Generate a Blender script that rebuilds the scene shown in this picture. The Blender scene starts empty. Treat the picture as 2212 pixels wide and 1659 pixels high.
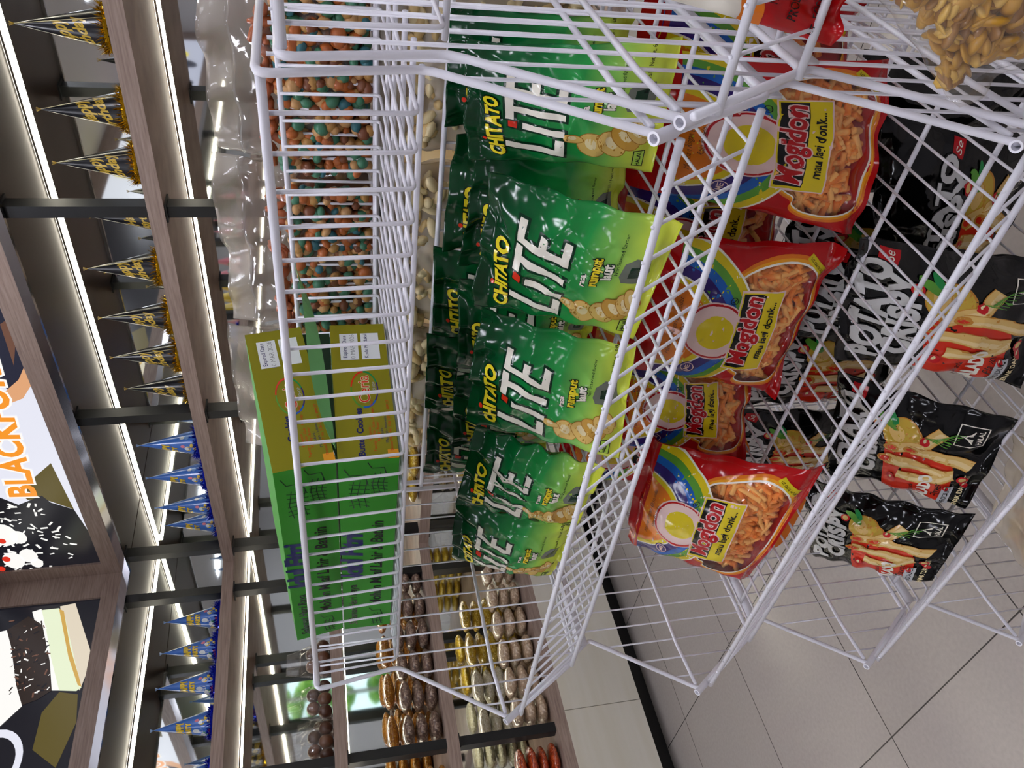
import bpy, bmesh, math, random
import numpy as np
from mathutils import Vector, Matrix
from mathutils.geometry import tessellate_polygon

# ------------------------------------------------------------------ camera
EYE = 1.37                      # camera height over the floor (m)
FPX = 1708.0                    # focal length in px of the 2212 px wide frame
def _v(u, v): return np.array([u-829.5, v-1106.0, FPX])
_dn = _v(1212, 8370); _dn /= np.linalg.norm(_dn)
_xl = _v(-1041, 803); _xl = _xl-_dn*(_xl@_dn); _xl /= np.linalg.norm(_xl)
_X = -_xl; _Z = -_dn; _Y = np.cross(_Z, _X)
ROT = np.array([_X, _Y, _Z])    # world <- lens axes
CAM = np.array([0, 0, EYE])
S = bpy.context.scene
cam_d = bpy.data.cameras.new('camera'); cam = bpy.data.objects.new('camera', cam_d)
S.collection.objects.link(cam); S.camera = cam
cam_d.sensor_width = 36; cam_d.lens = 36*FPX/2212; cam_d.clip_start = .01
m = Matrix.Identity(4)
for r in range(3):
    m[r][0] = ROT[r, 1]; m[r][1] = ROT[r, 0]; m[r][2] = -ROT[r, 2]; m[r][3] = CAM[r]
cam.matrix_world = m            # the phone was held on its side: world up lies along the frame's left
def ray(x, y): d = ROT@_v(1659-y, x); return d/np.linalg.norm(d)
def px(p, x): d = ray(*p); return CAM+d*(x/d[0])          # a photo point met on the plane x / y / z = const
def py(p, y): d = ray(*p); return CAM+d*(y/d[1])
def pz(p, z): d = ray(*p); return CAM+d*((z-EYE)/d[2])

# ------------------------------------------------------------------ colour management, world
vs = S.view_settings
vs.view_transform = 'Standard'; vs.look = 'None'; vs.gamma = 1; vs.exposure = 0.45
vs.use_curve_mapping = False
S.cycles.max_bounces = 10; S.cycles.glossy_bounces = 6; S.cycles.transparent_max_bounces = 24
S.cycles.transmission_bounces = 4; S.cycles.caustics_reflective = False; S.cycles.caustics_refractive = False
S.cycles.sample_clamp_indirect = 6
W = bpy.data.worlds.new('world'); S.world = W; W.use_nodes = True
bg = W.node_tree.nodes['Background']; bg.inputs[0].default_value = (.75, .85, 1, 1); bg.inputs[1].default_value = 1.5

# ------------------------------------------------------------------ materials
def lin(h):
    if isinstance(h, str):
        h = [int(h[i:i+2], 16)/255 for i in (0, 2, 4)]
    return tuple((c/12.92 if c <= .04045 else ((c+.055)/1.055)**2.4) for c in h)+(1,)
MATS = {}
def mat(name, col='808080', rough=.5, metal=0, coat=0, emis=None, es=0, alpha=1, spec=.5, bump=None, trans=0, ior=1.45):
    if name in MATS: return MATS[name]
    M = bpy.data.materials.new(name); M.use_nodes = True; MATS[name] = M
    b = M.node_tree.nodes['Principled BSDF']
    b.inputs['Base Color'].default_value = lin(col); b.inputs['Roughness'].default_value = rough
    b.inputs['Metallic'].default_value = metal; b.inputs['Coat Weight'].default_value = coat
    b.inputs['Coat Roughness'].default_value = .08
    b.inputs['Alpha'].default_value = alpha; b.inputs['Specular IOR Level'].default_value = spec
    b.inputs['Transmission Weight'].default_value = trans; b.inputs['IOR'].default_value = ior
    if emis: b.inputs['Emission Color'].default_value = lin(emis); b.inputs['Emission Strength'].default_value = es
    if bump: add_bump(M, *bump)
    return M
def nd(M, t, **k):
    n = M.node_tree.nodes.new(t)
    for a, v in k.items():
        if a.startswith('i_'): n.inputs[a[2:].replace('_', ' ')].default_value = v
        else: setattr(n, a, v)
    return n
def lk(M, a, b): M.node_tree.links.new(a, b)
def bsdf(M): return M.node_tree.nodes['Principled BSDF']
def add_bump(M, scale=200, strength=.1, kind='noise', dist=.002, coord='Object'):
    tc = nd(M, 'ShaderNodeTexCoord')
    if kind == 'noise': t = nd(M, 'ShaderNodeTexNoise'); t.inputs['Scale'].default_value = scale; t.inputs['Detail'].default_value = 3; out = t.outputs[0]
    else: t = nd(M, 'ShaderNodeTexVoronoi'); t.feature = 'F1'; t.inputs['Scale'].default_value = scale; out = t.outputs['Distance']
    lk(M, tc.outputs[coord], t.inputs['Vector'])
    bp = nd(M, 'ShaderNodeBump'); bp.inputs['Strength'].default_value = strength; bp.inputs['Distance'].default_value = dist
    lk(M, out, bp.inputs['Height']); lk(M, bp.outputs[0], bsdf(M).inputs['Normal'])
def ramp(M, fac, stops, interp='LINEAR'):
    r = nd(M, 'ShaderNodeValToRGB'); e = r.color_ramp; e.interpolation = interp
    while len(e.elements) > 1: e.elements.remove(e.elements[0])
    e.elements[0].position = stops[0][0]; e.elements[0].color = lin(stops[0][1])
    for p, c in stops[1:]:
        k = e.elements.new(p); k.color = lin(c)
    lk(M, fac, r.inputs[0]); return r
def noise_col(M, scale, stops, vec='Object', stretch=None, detail=3, voronoi=False, target='Base Color'):
    tc = nd(M, 'ShaderNodeTexCoord'); src = tc.outputs[vec]
    if stretch:
        mp = nd(M, 'ShaderNodeMapping'); mp.inputs['Scale'].default_value = stretch; lk(M, src, mp.inputs[0]); src = mp.outputs[0]
    if voronoi:
        t = nd(M, 'ShaderNodeTexVoronoi'); t.inputs['Scale'].default_value = scale; lk(M, src, t.inputs['Vector'])
        sp = nd(M, 'ShaderNodeSeparateColor'); lk(M, t.outputs['Color'], sp.inputs[0]); fac = sp.outputs[0]
    else:
        t = nd(M, 'ShaderNodeTexNoise'); t.inputs['Scale'].default_value = scale; t.inputs['Detail'].default_value = detail
        lk(M, src, t.inputs['Vector']); fac = t.outputs[0]
    r = ramp(M, fac, stops)
    lk(M, r.outputs[0], bsdf(M).inputs[target])
    return r

mat('wire', 'e4e3ea', .33, coat=.2)
M = mat('wood', '8a766c', .45)
noise_col(M, 3, [(.3, '88746a'), (.5, '9a867a'), (.7, 'a89488')], stretch=(3, 3, 60), detail=4)
mat('wood_dark', '4a3c33', .35)
mat('post_black', '17191c', .35)
mat('chrome', 'c8c8cc', .12, metal=1)
mat('mirror', 'e8ece9', .03, metal=1)
M = mat('led', 'ffffff', .5, emis='fff6e2', es=16)
mat('led_rail', 'c4c2bc', .3, metal=.7)
M = mat('wall_board', 'd6d2c4', .35)
noise_col(M, 2, [(.3, 'd6d1c0'), (.7, 'dedace')], stretch=(1, 1, 9))
mat('kick', '0d0f12', .4)
mat('plaster', 'd9d8dc', .8)
mat('ceil_light', 'ffffff', .5, emis='f2f3ff', es=26)
mat('rubber', '303236', .6)

# floor: 60 cm grey tiles with dark joints
M = mat('floor_tile', '9b9894', .22)
tc = nd(M, 'ShaderNodeTexCoord'); mp = nd(M, 'ShaderNodeMapping'); lk(M, tc.outputs['Object'], mp.inputs[0])
br = nd(M, 'ShaderNodeTexBrick'); br.offset = 0; br.squash = 1
br.inputs['Scale'].default_value = 1; br.inputs['Brick Width'].default_value = .6; br.inputs['Row Height'].default_value = .6
br.inputs['Mortar Size'].default_value = .0018; br.inputs['Mortar Smooth'].default_value = .1
br.inputs['Color1'].default_value = lin('b0a8a1'); br.inputs['Color2'].default_value = lin('b5ada6'); br.inputs['Mortar'].default_value = lin('45423f')
# a joint runs at x=-1.914, y=.625 : shift the pattern
mp.inputs['Location'].default_value = (1.914+.6*5, -.625+.6*10, 0)
lk(M, mp.outputs[0], br.inputs['Vector'])
nz = nd(M, 'ShaderNodeTexNoise'); nz.inputs['Scale'].default_value = 90; nz.inputs['Detail'].default_value = 4; lk(M, tc.outputs['Object'], nz.inputs['Vector'])
mx = nd(M, 'ShaderNodeMixRGB'); mx.blend_type = 'OVERLAY'; mx.inputs[0].default_value = .12
lk(M, br.outputs['Color'], mx.inputs[1]); lk(M, nz.outputs[0], mx.inputs[2]); lk(M, mx.outputs[0], bsdf(M).inputs['Base Color'])

def film(name, tint='ffffff', amt=.12, rough=.08, crinkle=.35, cs=45):
    """thin clear plastic: mostly see-through, glossy, a little milky"""
    if name in MATS: return MATS[name]
    M = bpy.data.materials.new(name); M.use_nodes = True; MATS[name] = M
    nt = M.node_tree; b = nt.nodes['Principled BSDF']
    b.inputs['Base Color'].default_value = lin(tint); b.inputs['Roughness'].default_value = .5
    gl = nd(M, 'ShaderNodeBsdfGlossy'); gl.inputs['Roughness'].default_value = rough
    tr = nd(M, 'ShaderNodeBsdfTransparent'); fr = nd(M, 'ShaderNodeLayerWeight'); fr.inputs[0].default_value = .5
    pw = nd(M, 'ShaderNodeMath'); pw.operation = 'POWER'; pw.inputs[1].default_value = 4; lk(M, fr.outputs['Facing'], pw.inputs[0])
    fc = nd(M, 'ShaderNodeMath'); fc.operation = 'MULTIPLY_ADD'; fc.inputs[1].default_value = .6; fc.inputs[2].default_value = .045; lk(M, pw.outputs[0], fc.inputs[0])
    m1 = nd(M, 'ShaderNodeMixShader'); m1.inputs[0].default_value = amt
    lk(M, tr.outputs[0], m1.inputs[1]); lk(M, b.outputs[0], m1.inputs[2])
    m2 = nd(M, 'ShaderNodeMixShader'); lk(M, fc.outputs[0], m2.inputs[0]); lk(M, m1.outputs[0], m2.inputs[1]); lk(M, gl.outputs[0], m2.inputs[2])
    lk(M, m2.outputs[0], nt.nodes['Material Output'].inputs[0])
    tc = nd(M, 'ShaderNodeTexCoord'); vo = nd(M, 'ShaderNodeTexVoronoi'); vo.inputs['Scale'].default_value = cs
    nz = nd(M, 'ShaderNodeTexNoise'); nz.inputs['Scale'].default_value = cs*.5; nz.inputs['Distortion'].default_value = 1.2
    mx = nd(M, 'ShaderNodeMath'); mx.operation = 'ADD'
    lk(M, tc.outputs['Object'], vo.inputs['Vector']); lk(M, tc.outputs['Object'], nz.inputs['Vector'])
    lk(M, vo.outputs['Distance'], mx.inputs[0]); lk(M, nz.outputs[0], mx.inputs[1])
    bp = nd(M, 'ShaderNodeBump'); bp.inputs['Strength'].default_value = crinkle; bp.inputs['Distance'].default_value = .006
    lk(M, mx.outputs[0], bp.inputs['Height'])
    for n in (gl, b): lk(M, bp.outputs[0], n.inputs['Normal'])
    lk(M, bp.outputs[0], fr.inputs['Normal'])
    return M
film('film_clear', 'f4f0e6', .06, rough=.12, crinkle=.3, cs=30)
film('film_milky', 'e6d8c4', .46, rough=.22, crinkle=.3, cs=26)
film('film_wrap', 'd0c2b0', .55, rough=.2, crinkle=.28, cs=22)
film('film_window', 'ffe8c8', .02, rough=.1, crinkle=.2, cs=30)
mat('glass', 'f4fff8', .02, trans=1, ior=1.45)

# ------------------------------------------------------------------ mesh helpers
COL = S.collection
class MB:
    def __init__(s): s.v = []; s.f = []; s.m = []; s.mats = []; s.uv = {}
    def slot(s, name):
        if name not in s.mats: s.mats.append(name)
        return s.mats.index(name)
    def add(s, vs, fs, mt):
        k = len(s.v); i = s.slot(mt)
        s.v += [tuple(map(float, p)) for p in vs]; s.f += [tuple(k+j for j in f) for f in fs]; s.m += [i]*len(fs)
    def box(s, a, b, mt, M=None):
        x0, y0, z0 = a; x1, y1, z1 = b
        vs = [(x0,y0,z0),(x1,y0,z0),(x1,y1,z0),(x0,y1,z0),(x0,y0,z1),(x1,y0,z1),(x1,y1,z1),(x0,y1,z1)]
        if M is not None: vs = [M@Vector(p) for p in vs]
        s.add(vs, [(0,3,2,1),(4,5,6,7),(0,1,5,4),(1,2,6,5),(2,3,7,6),(3,0,4,7)], mt)
    def tube(s, pts, r, mt, n=8, caps=True, closed=False):
        P = [np.array(p, float) for p in pts]; N = len(P); rings = []
        if closed: T = [P[(i+1) % N]-P[i-1] for i in range(N)]
        else: T = [P[min(i+1, N-1)]-P[max(i-1, 0)] for i in range(N)]
        T = [t/(np.linalg.norm(t)+1e-12) for t in T]
        up = np.array([0, 0, 1.]) if abs(T[0][2]) < .9 else np.array([1., 0, 0])
        a = np.cross(T[0], up); a /= np.linalg.norm(a); vs = []
        for i in range(N):
            if i: a = a-T[i]*(a@T[i]); a /= np.linalg.norm(a)
            b = np.cross(T[i], a)
            k = 1.0
            if 0 < i < N-1 and not closed:
                d = P[i]-P[i-1]; d = d/np.linalg.norm(d); c = max(.6, abs(d@T[i])); k = 1/c
            for j in range(n):
                w = 2*math.pi*j/n; vs.append(P[i]+(a*math.cos(w)+b*math.sin(w))*r*k)
        fs = []
        for i in range(N if closed else N-1):
            i2 = (i+1) % N
            for j in range(n): fs.append((i*n+j, i*n+(j+1) % n, i2*n+(j+1) % n, i2*n+j))
        if caps and not closed: fs += [tuple(range(n))[::-1], tuple((N-1)*n+j for j in range(n))]
        s.add(vs, fs, mt)
    def ell(s, c, r, mt, seg=8, rings=6, M=None):
        vs = []; fs = []
        for i in range(rings+1):
            t = math.pi*i/rings
            for j in range(seg):
                w = 2*math.pi*j/seg
                p = Vector((r[0]*math.sin(t)*math.cos(w), r[1]*math.sin(t)*math.sin(w), r[2]*math.cos(t)))
                if M is not None: p = M@p
                vs.append((p[0]+c[0], p[1]+c[1], p[2]+c[2]))
        for i in range(rings):
            for j in range(seg): fs.append((i*seg+j, (i+1)*seg+j, (i+1)*seg+(j+1) % seg, i*seg+(j+1) % seg))
        s.add(vs, fs, mt)
    def build(s, name, parent=None, smooth=True, angle=None, origin=None, uvs=None):
        me = bpy.data.meshes.new(name)
        o3 = np.array(origin if origin is not None else (0, 0, 0), float)
        me.from_pydata([tuple(np.array(p)-o3) for p in s.v], [], s.f)
        for n in s.mats: me.materials.append(MATS[n])
        me.polygons.foreach_set('material_index', s.m)
        if smooth: me.polygons.foreach_set('use_smooth', [True]*len(s.f))
        me.update()
        if angle: me.set_sharp_from_angle(angle=math.radians(angle))
        o = bpy.data.objects.new(name, me); COL.objects.link(o)
        o.location = tuple(o3)
        if parent: o.parent = parent; o.location = tuple(o3-np.array(parent.location))
        return o
def thing(name, label, cat, loc=(0, 0, 0), group=None):
    o = bpy.data.objects.new(name, None); COL.objects.link(o); o.empty_display_size = .05
    o.location = loc; return tag(o, label, cat, group)
def tag(o, label=None, cat=None, group=None, kind=None):
    if label: o['label'] = label
    if cat: o['category'] = cat
    if group: o['group'] = group
    if kind: o['kind'] = kind
    return o
def copy_tree(o, parent=None):
    c = o.copy(); COL.objects.link(c)
    if parent: c.parent = parent
    for ch in list(o.children): copy_tree(ch, c)
    return c
def structure(name, a, b, m, smooth=False):
    q = MB(); q.box(a, b, m); return tag(q.build(name, smooth=False), kind='structure')

# ------------------------------------------------------------------ flat artwork, later laid on surfaces
_tc = {}
def text2d(s, size=1, bold=0.0, shear=0.0, space=1.0):
    k = (s, size, bold, shear, space)
    if k in _tc: return _tc[k]
    c = bpy.data.curves.new('t', 'FONT'); c.body = s; c.size = size; c.offset = bold; c.shear = shear
    c.space_character = space; c.align_x = 'CENTER'; c.align_y = 'CENTER'; c.resolution_u = 3; c.fill_mode = 'FRONT'
    o = bpy.data.objects.new('t', c); COL.objects.link(o)
    me = bpy.data.meshes.new_from_object(o.evaluated_get(bpy.context.evaluated_depsgraph_get()))
    v = np.array([p.co[:2] for p in me.vertices]).reshape(-1, 2); f = [tuple(p.vertices) for p in me.polygons]
    bpy.data.objects.remove(o); bpy.data.curves.remove(c); bpy.data.meshes.remove(me)
    _tc[k] = (v, f); return v, f
class Art:
    """2D print: polygons in design units, each on a thin layer; cut on a grid so that it drapes"""
    def __init__(s, W, H): s.W = W; s.H = H; s.bm = []; s.mats = []; s.done = None
    def _m(s, n):
        if n not in s.mats: s.mats.append(n)
        return s.mats.index(n)
    def raw(s, v, f, mt, L): s.bm.append((np.asarray(v, float), f, s._m(mt), L))
    def poly(s, pts, mt, L=1, holes=()):
        loops = [[Vector((x, y, 0)) for x, y in pts]]+[[Vector((x, y, 0)) for x, y in h] for h in holes]
        flat = [(p[0], p[1]) for l in loops for p in l]
        s.raw(flat, [tuple(t) for t in tessellate_polygon(loops)], mt, L)
    def rect(s, x0, y0, x1, y1, mt, L=1, rot=0):
        cx, cy = (x0+x1)/2, (y0+y1)/2; c, n = math.cos(rot), math.sin(rot)
        s.poly([(cx+(x-cx)*c-(y-cy)*n, cy+(x-cx)*n+(y-cy)*c) for x, y in ((x0,y0),(x1,y0),(x1,y1),(x0,y1))], mt, L)
    def ell(s, cx, cy, rx, ry, mt, L=1, rot=0, n=28, hole=0, a0=0, a1=360):
        c, q = math.cos(rot), math.sin(rot)
        A = [math.radians(a0+(a1-a0)*i/n) for i in range(n+(0 if a1-a0 == 360 else 1))]
        f = lambda k: [(cx+rx*k*math.cos(a)*c-ry*k*math.sin(a)*q, cy+rx*k*math.cos(a)*q+ry*k*math.sin(a)*c) for a in A]
        if hole:
            o, i = f(1), f(hole); N = len(A); M_ = N if a1-a0 == 360 else N-1
            s.raw(o+i, [(j, (j+1) % N, N+(j+1) % N, N+j) for j in range(M_)], mt, L)
        else: s.poly(f(1), mt, L)
    def curve(s, pts, w, mt, L=1):
        P = [np.array(p, float) for p in pts]; v = []; n = len(P)
        for i in range(n):
            t = P[min(i+1, n-1)]-P[max(i-1, 0)]; t /= np.linalg.norm(t)+1e-9; q = np.array([-t[1], t[0]])*w/2
            v += [P[i]+q, P[i]-q]
        s.raw(v, [(2*i, 2*i+1, 2*i+3, 2*i+2) for i in range(n-1)], mt, L)
    def text(s, st, cx, cy, size, mt, L=2, rot=0, bold=0, shear=0, sx=1, space=1, outline=None, ow=.06, shadow=None):
        c, n = math.cos(rot), math.sin(rot)
        def put(b, mt, L, dx=0, dy=0):
            v, f = text2d(st, 1, b, shear, space); x = v[:, 0]*size*sx; y = v[:, 1]*size
            s.raw(np.stack([cx+dx+x*c-y*n, cy+dy+x*n+y*c], 1), f, mt, L)
        if shadow: put(bold+ow, shadow, L-.4, size*.06, -size*.06)
        if outline: put(bold+ow, outline, L)
        put(bold, mt, L+1)
    def bake(s, step):
        bm = bmesh.new()
        for v, f, mi, L in s.bm:
            vs = [bm.verts.new((x, y, L)) for x, y in v]
            for t in f:
                try:
                    q = bm.faces.new([vs[i] for i in t]); q.material_index = mi
                except ValueError: pass
        if step:
            for ax, n in ((0, s.W), (1, s.H)):
                k = int(n/step)
                for i in range(1, k+1):
                    no = (1, 0, 0) if ax == 0 else (0, 1, 0); co = (n*i/(k+1)*(1 if ax == 0 else 0), n*i/(k+1)*(1 if ax else 0), 0)
                    g = [f for f in bm.faces if min(v.co[ax] for v in f.verts) < n*i/(k+1) < max(v.co[ax] for v in f.verts)]
                    if not g: continue
                    ge = set(e for f in g for e in f.edges); gv = set(v for f in g for v in f.verts)
                    bmesh.ops.bisect_plane(bm, geom=g+list(ge)+list(gv), plane_co=co, plane_no=no, dist=1e-5)
        bmesh.ops.delete(bm, geom=[f for f in bm.faces if f.calc_area() < 1e-9], context='FACES_ONLY')
        bm.verts.index_update()
        V = np.array([v.co[:] for v in bm.verts]); F = [tuple(v.index for v in f.verts) for f in bm.faces]
        MI = [f.material_index for f in bm.faces]; bm.free()
        s.done = (V, F, MI); return s

# ------------------------------------------------------------------ pillow bags
class Pillow:
    def __init__(s, tl, tr, brr, bl, T=.06, seed=0, st=.07, sb=.07, pinch=.05, crease=.006, front=None, back=.8, roundness=.5, fold=1.0, bulge_low=0.0):
        s.c = [np.array(p, float) for p in (tl, tr, brr, bl)]; s.T = T; s.st = st; s.sb = sb; s.pinch = pinch; s.cr = crease
        n = np.cross(s.c[1]-s.c[3], s.c[0]-s.c[2]); n /= np.linalg.norm(n)
        ctr = sum(s.c)/4
        if front is None: front = CAM-ctr
        if n@np.array(front) < 0: n = -n
        s.n = n; s.back = back; s.rd = roundness; s.fold = fold; s.low = bulge_low
        R = random.Random(seed); s.ph = [R.uniform(0, 6.28) for _ in range(30)]; s.fr = [R.uniform(.8, 1.3) for _ in range(30)]
        s.dirs = [R.uniform(0, 3.14) for _ in range(10)]
    def pos(s, u, v, side=1):
        """u left-right, v bottom-top, side 1 front / -1 back"""
        tl, tr, brr, bl = s.c
        t = np.clip((v-s.sb)/(1-s.sb-s.st), 0, 1)
        ev = np.maximum(np.sin(np.pi*t), 0)**s.rd; eu = np.maximum(4*u*(1-u), 0)**s.rd
        env = ev*eu
        uu = .5+(u-.5)*(1-s.pinch*ev)
        P = (bl*(1-v)[:, None]+tl*v[:, None])*(1-uu)[:, None]+(brr*(1-v)[:, None]+tr*v[:, None])*uu[:, None]
        z = env*s.T*.5*(1+s.low*(.5-t)*1.2)
        # creases that fan out of the seals and the sides
        d1 = np.exp(-(1-t)/.16); d0 = np.exp(-t/.16)
        w = d1*np.sin(u*19*s.fr[0]+s.ph[0]+3*np.sin(v*4+s.ph[1]))+d0*np.sin(u*17*s.fr[1]+s.ph[2]+3*np.sin(v*5+s.ph[3]))
        es = np.exp(-np.minimum(u, 1-u)/.10)
        w = w*eu+es*.7*np.sin(v*23*s.fr[2]+s.ph[4]+2*u)*ev
        for k in range(5):
            a = s.dirs[k]; q = (u*math.cos(a)+v*math.sin(a))*(7+3*k)*s.fr[5+k]+s.ph[6+k]+1.5*np.sin((u*math.sin(a)-v*math.cos(a))*5+s.ph[12+k])
            w = w+(.5-np.abs(np.sin(q))**.6)*.45*env
        wz = w*s.cr
        # the seals wave gently
        sl = np.maximum(0, v-(1-s.st*1.2))/(s.st*1.2)+np.maximum(0, s.sb*1.2-v)/(s.sb*1.2+1e-6)
        wave = sl*s.fold*(.006*np.sin(u*5*s.fr[3]+s.ph[20])+.003*np.sin(u*13+s.ph[21]))
        rib = (sl > .05)*.00035*np.sin(v*420)
        z = (z+rib+.0004)*(1 if side > 0 else -s.back)+wave+wz*(1 if side > 0 else .9)
        return P+s.n[None, :]*z[:, None]
    def nrm(s, u, v):
        e = 1e-3; u0 = np.clip(u, e, 1-e); v0 = np.clip(v, e, 1-e)
        a = s.pos(u0+e, v0)-s.pos(u0-e, v0); b = s.pos(u0, v0+e)-s.pos(u0, v0-e)
        n = np.cross(a, b); n /= np.linalg.norm(n, axis=1)[:, None]+1e-12
        g = np.sign(n@s.n); g[g == 0] = 1
        return n*g[:, None]
    def mesh(s, q, name, parent=None, nu=44, nv=56, front='x', back=None, art=None, lift=.00042, origin=None):
        back = back or front
        U, V = np.meshgrid(np.linspace(0, 1, nu+1), np.linspace(0, 1, nv+1)); U = U.ravel(); V = V.ravel()
        vs = [s.pos(U, V, 1), s.pos(U, V, -1)]; uv = [np.stack([U, V], 1), np.stack([1-U, V], 1)]
        N = (nu+1)*(nv+1); fs = []; mi = []; mats = [front, back]
        for j in range(nv):
            for i in range(nu):
                a = j*(nu+1)+i; fs.append((a, a+1, a+nu+2, a+nu+1)); mi.append(0)
        for j in range(nv):
            for i in range(nu):
                a = N+j*(nu+1)+i; fs.append((a, a+nu+1, a+nu+2, a+1)); mi.append(1)
        edge = [j*(nu+1) for j in range(nv+1)]
        for col in (0, nu):
            for j in range(nv):
                a = j*(nu+1)+col; b = a+nu+1; fs.append((a, b, N+b, N+a)); mi.append(1)
        for row in (0, nv):
            for i in range(nu):
                a = row*(nu+1)+i; fs.append((a, a+1, N+a+1, N+a)); mi.append(1)
        if art is not None:
            A, F, MI = art.done; u = np.clip(A[:, 0]/art.W, 0.0, 1.0); v = np.clip(A[:, 1]/art.H, 0.0, 1.0)
            p = s.pos(u, v, 1)+s.nrm(u, v)*(A[:, 2]*lift)[:, None]
            k = 2*N; vs.append(p); uv.append(np.stack([u, v], 1))
            base = len(mats); mats = mats+art.mats
            fs += [tuple(k+i for i in f) for f in F]; mi += [base+i for i in MI]
        vs = np.concatenate(vs); uv = np.concatenate(uv)
        o3 = np.array(origin if origin is not None else (0, 0, 0), float)
        me = bpy.data.meshes.new(name); me.from_pydata((vs-o3).tolist(), [], fs)
        for n in mats: me.materials.append(MATS[n])
        me.polygons.foreach_set('material_index', mi); me.polygons.foreach_set('use_smooth', [True]*len(fs))
        L = me.uv_layers.new(name='UVMap'); vi = np.zeros(len(me.loops), dtype=np.int32); me.loops.foreach_get('vertex_index', vi)
        L.data.foreach_set('uv', uv[vi].ravel().astype(np.float32)); me.update()
        o = bpy.data.objects.new(name, me); COL.objects.link(o); o.location = tuple(o3)
        if parent: o.parent = parent; o.location = tuple(o3-np.array(parent.location))
        return o
def wloc(o):
    p = np.zeros(3)
    while o is not None: p += np.array(o.location[:]); o = o.parent
    return p
def build(q, name, parent=None, **k):
    """links the collected shapes as one mesh object under parent (coordinates are world)"""
    o = q.build(name, None, **k)
    if parent is not None:
        L = np.array(o.location[:]); o.parent = parent; o.location = tuple(L-wloc(parent))
    return o
def bag_obj(P, name, parent=None, **k):
    o = P.mesh(None, name, None, **k)
    if parent is not None:
        L = np.array(o.location[:]); o.parent = parent; o.location = tuple(L-wloc(parent))
    return o

# ================================================================== ROOM SHELL
CEIL = 3.07
XL, YB = -3.30, 2.357           # fronts of the left and the back wall units
XM, YM = -3.79, 2.845           # their mirrors
structure('floor', (-3.9, -3.6, -.05), (4.0, 2.95, 0), 'floor_tile')
structure('ceiling', (-3.9, -3.6, CEIL), (4.0, 2.95, CEIL+.05), 'plaster')
structure('wall_left', (-3.9, -3.6, 0), (-3.80, 2.95, CEIL), 'plaster')
structure('wall_back', (-3.8, 2.855, 0), (4.0, 2.95, CEIL), 'plaster')
structure('wall_near', (-3.8, -3.6, 0), (4.0, -3.5, CEIL), 'plaster')
# right side: shop window onto greenery
q = MB()
q.box((3.9, -3.5, 0), (4, -.45, CEIL), 'plaster'); q.box((3.9, .42, 0), (4, 2.855, CEIL), 'plaster')
q.box((3.9, -.45, 2.2), (4, .42, CEIL), 'plaster'); q.box((3.9, -.45, 0), (4, .42, .5), 'plaster')
tag(build(q, 'wall_right', smooth=False), kind='structure')
q = MB()
for y in (-.45, -.02, .38): q.box((3.92, y, .5), (3.98, y+.04, 2.2), 'led_rail')
q.box((3.92, -.45, .5), (3.98, .42, .54), 'led_rail'); q.box((3.92, -.45, 1.36), (3.98, .42, 1.40), 'led_rail'); q.box((3.92, -.45, 2.16), (3.98, .42, 2.2), 'led_rail')
q.box((3.945, -.43, .52), (3.952, .40, 2.18), 'glass')
tag(build(q, 'window_1', smooth=False), kind='structure')
M = mat('leaf', '6f9c3a', .6); noise_col(M, 9, [(.3, '3f7a24'), (.5, '7fb040'), (.7, 'c8dc6a')])
mat('lawn', '8fb060', .9)
R0 = random.Random(4); q = MB()
for i in range(260):
    c = (5.6+R0.uniform(-.3, .5), R0.uniform(-3, 3), R0.uniform(0, 2.3)); s = R0.uniform(.08, .2)
    q.ell(c, (s, s, s*.8), 'leaf', 6, 4)
tag(build(q, 'hedge', origin=(5.7, 0, 0)), 'dense green hedge outside the shop window', 'hedge')
structure('ground_outside', (4.0, -6, -.06), (12, 6, -.01), 'lawn')
sun = bpy.data.lights.new('sun', 'SUN'); sun.energy = 3; sun.angle = .05
so = bpy.data.objects.new('sun', sun); COL.objects.link(so); so.rotation_euler = (.25, math.radians(-65)+3.14*0, 2.9)

# ceiling lamps: square panels, the light of the shop
lamp_spots = [(-2.2, .2), (-.6, .2), (1.0, .2), (2.6, .2), (-2.2, -1.6), (-.6, -1.6), (1.0, -1.6), (2.6, -1.6), (-1.5, 1.6), (.3, 1.6), (2.0, 1.6)]
def lamp(x, y):
    t = thing('ceiling_lamp', 'square white ceiling panel lamp', 'lamp', (x, y, CEIL), 'ceiling lamps')
    q = MB(); q.box((x-.16, y-.16, CEIL-.012), (x+.16, y+.16, CEIL-.001), 'ceil_light'); build(q, 'diffuser', t, smooth=False)
    q = MB()
    for a, b in (((x-.18, y-.18), (x+.18, y-.16)), ((x-.18, y+.16), (x+.18, y+.18)), ((x-.18, y-.16), (x-.16, y+.16)), ((x+.16, y-.16), (x+.18, y+.16))):
        q.box((a[0], a[1], CEIL-.02), (b[0], b[1], CEIL-.001), 'chrome')
    build(q, 'lamp_frame', t, smooth=False); return t
for x, y in lamp_spots: lamp(x, y)

# ================================================================== WALL CABINETS
ZS = (1.889, 1.413, .960, .490)          # shelf tops
ZU = 2.31                                # underside of the lightbox canopy
def wall_thing(o, label, cat, group=None, kind=None): return tag(o, label, cat, group, kind)
# mirrors at the back of both units
q = MB(); q.box((-3.78, YM, .49), (3.8, YM+.008, ZU), 'mirror'); wall_thing(build(q, 'mirror', smooth=False), 'long mirror lining the back of the far wall shelves', 'mirror')
q = MB(); q.box((XM-.008, -3.45, .49), (XM, YM, ZU), 'mirror'); wall_thing(build(q, 'mirror', smooth=False), 'mirror lining the back of the left side wall shelves', 'mirror')
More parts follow.
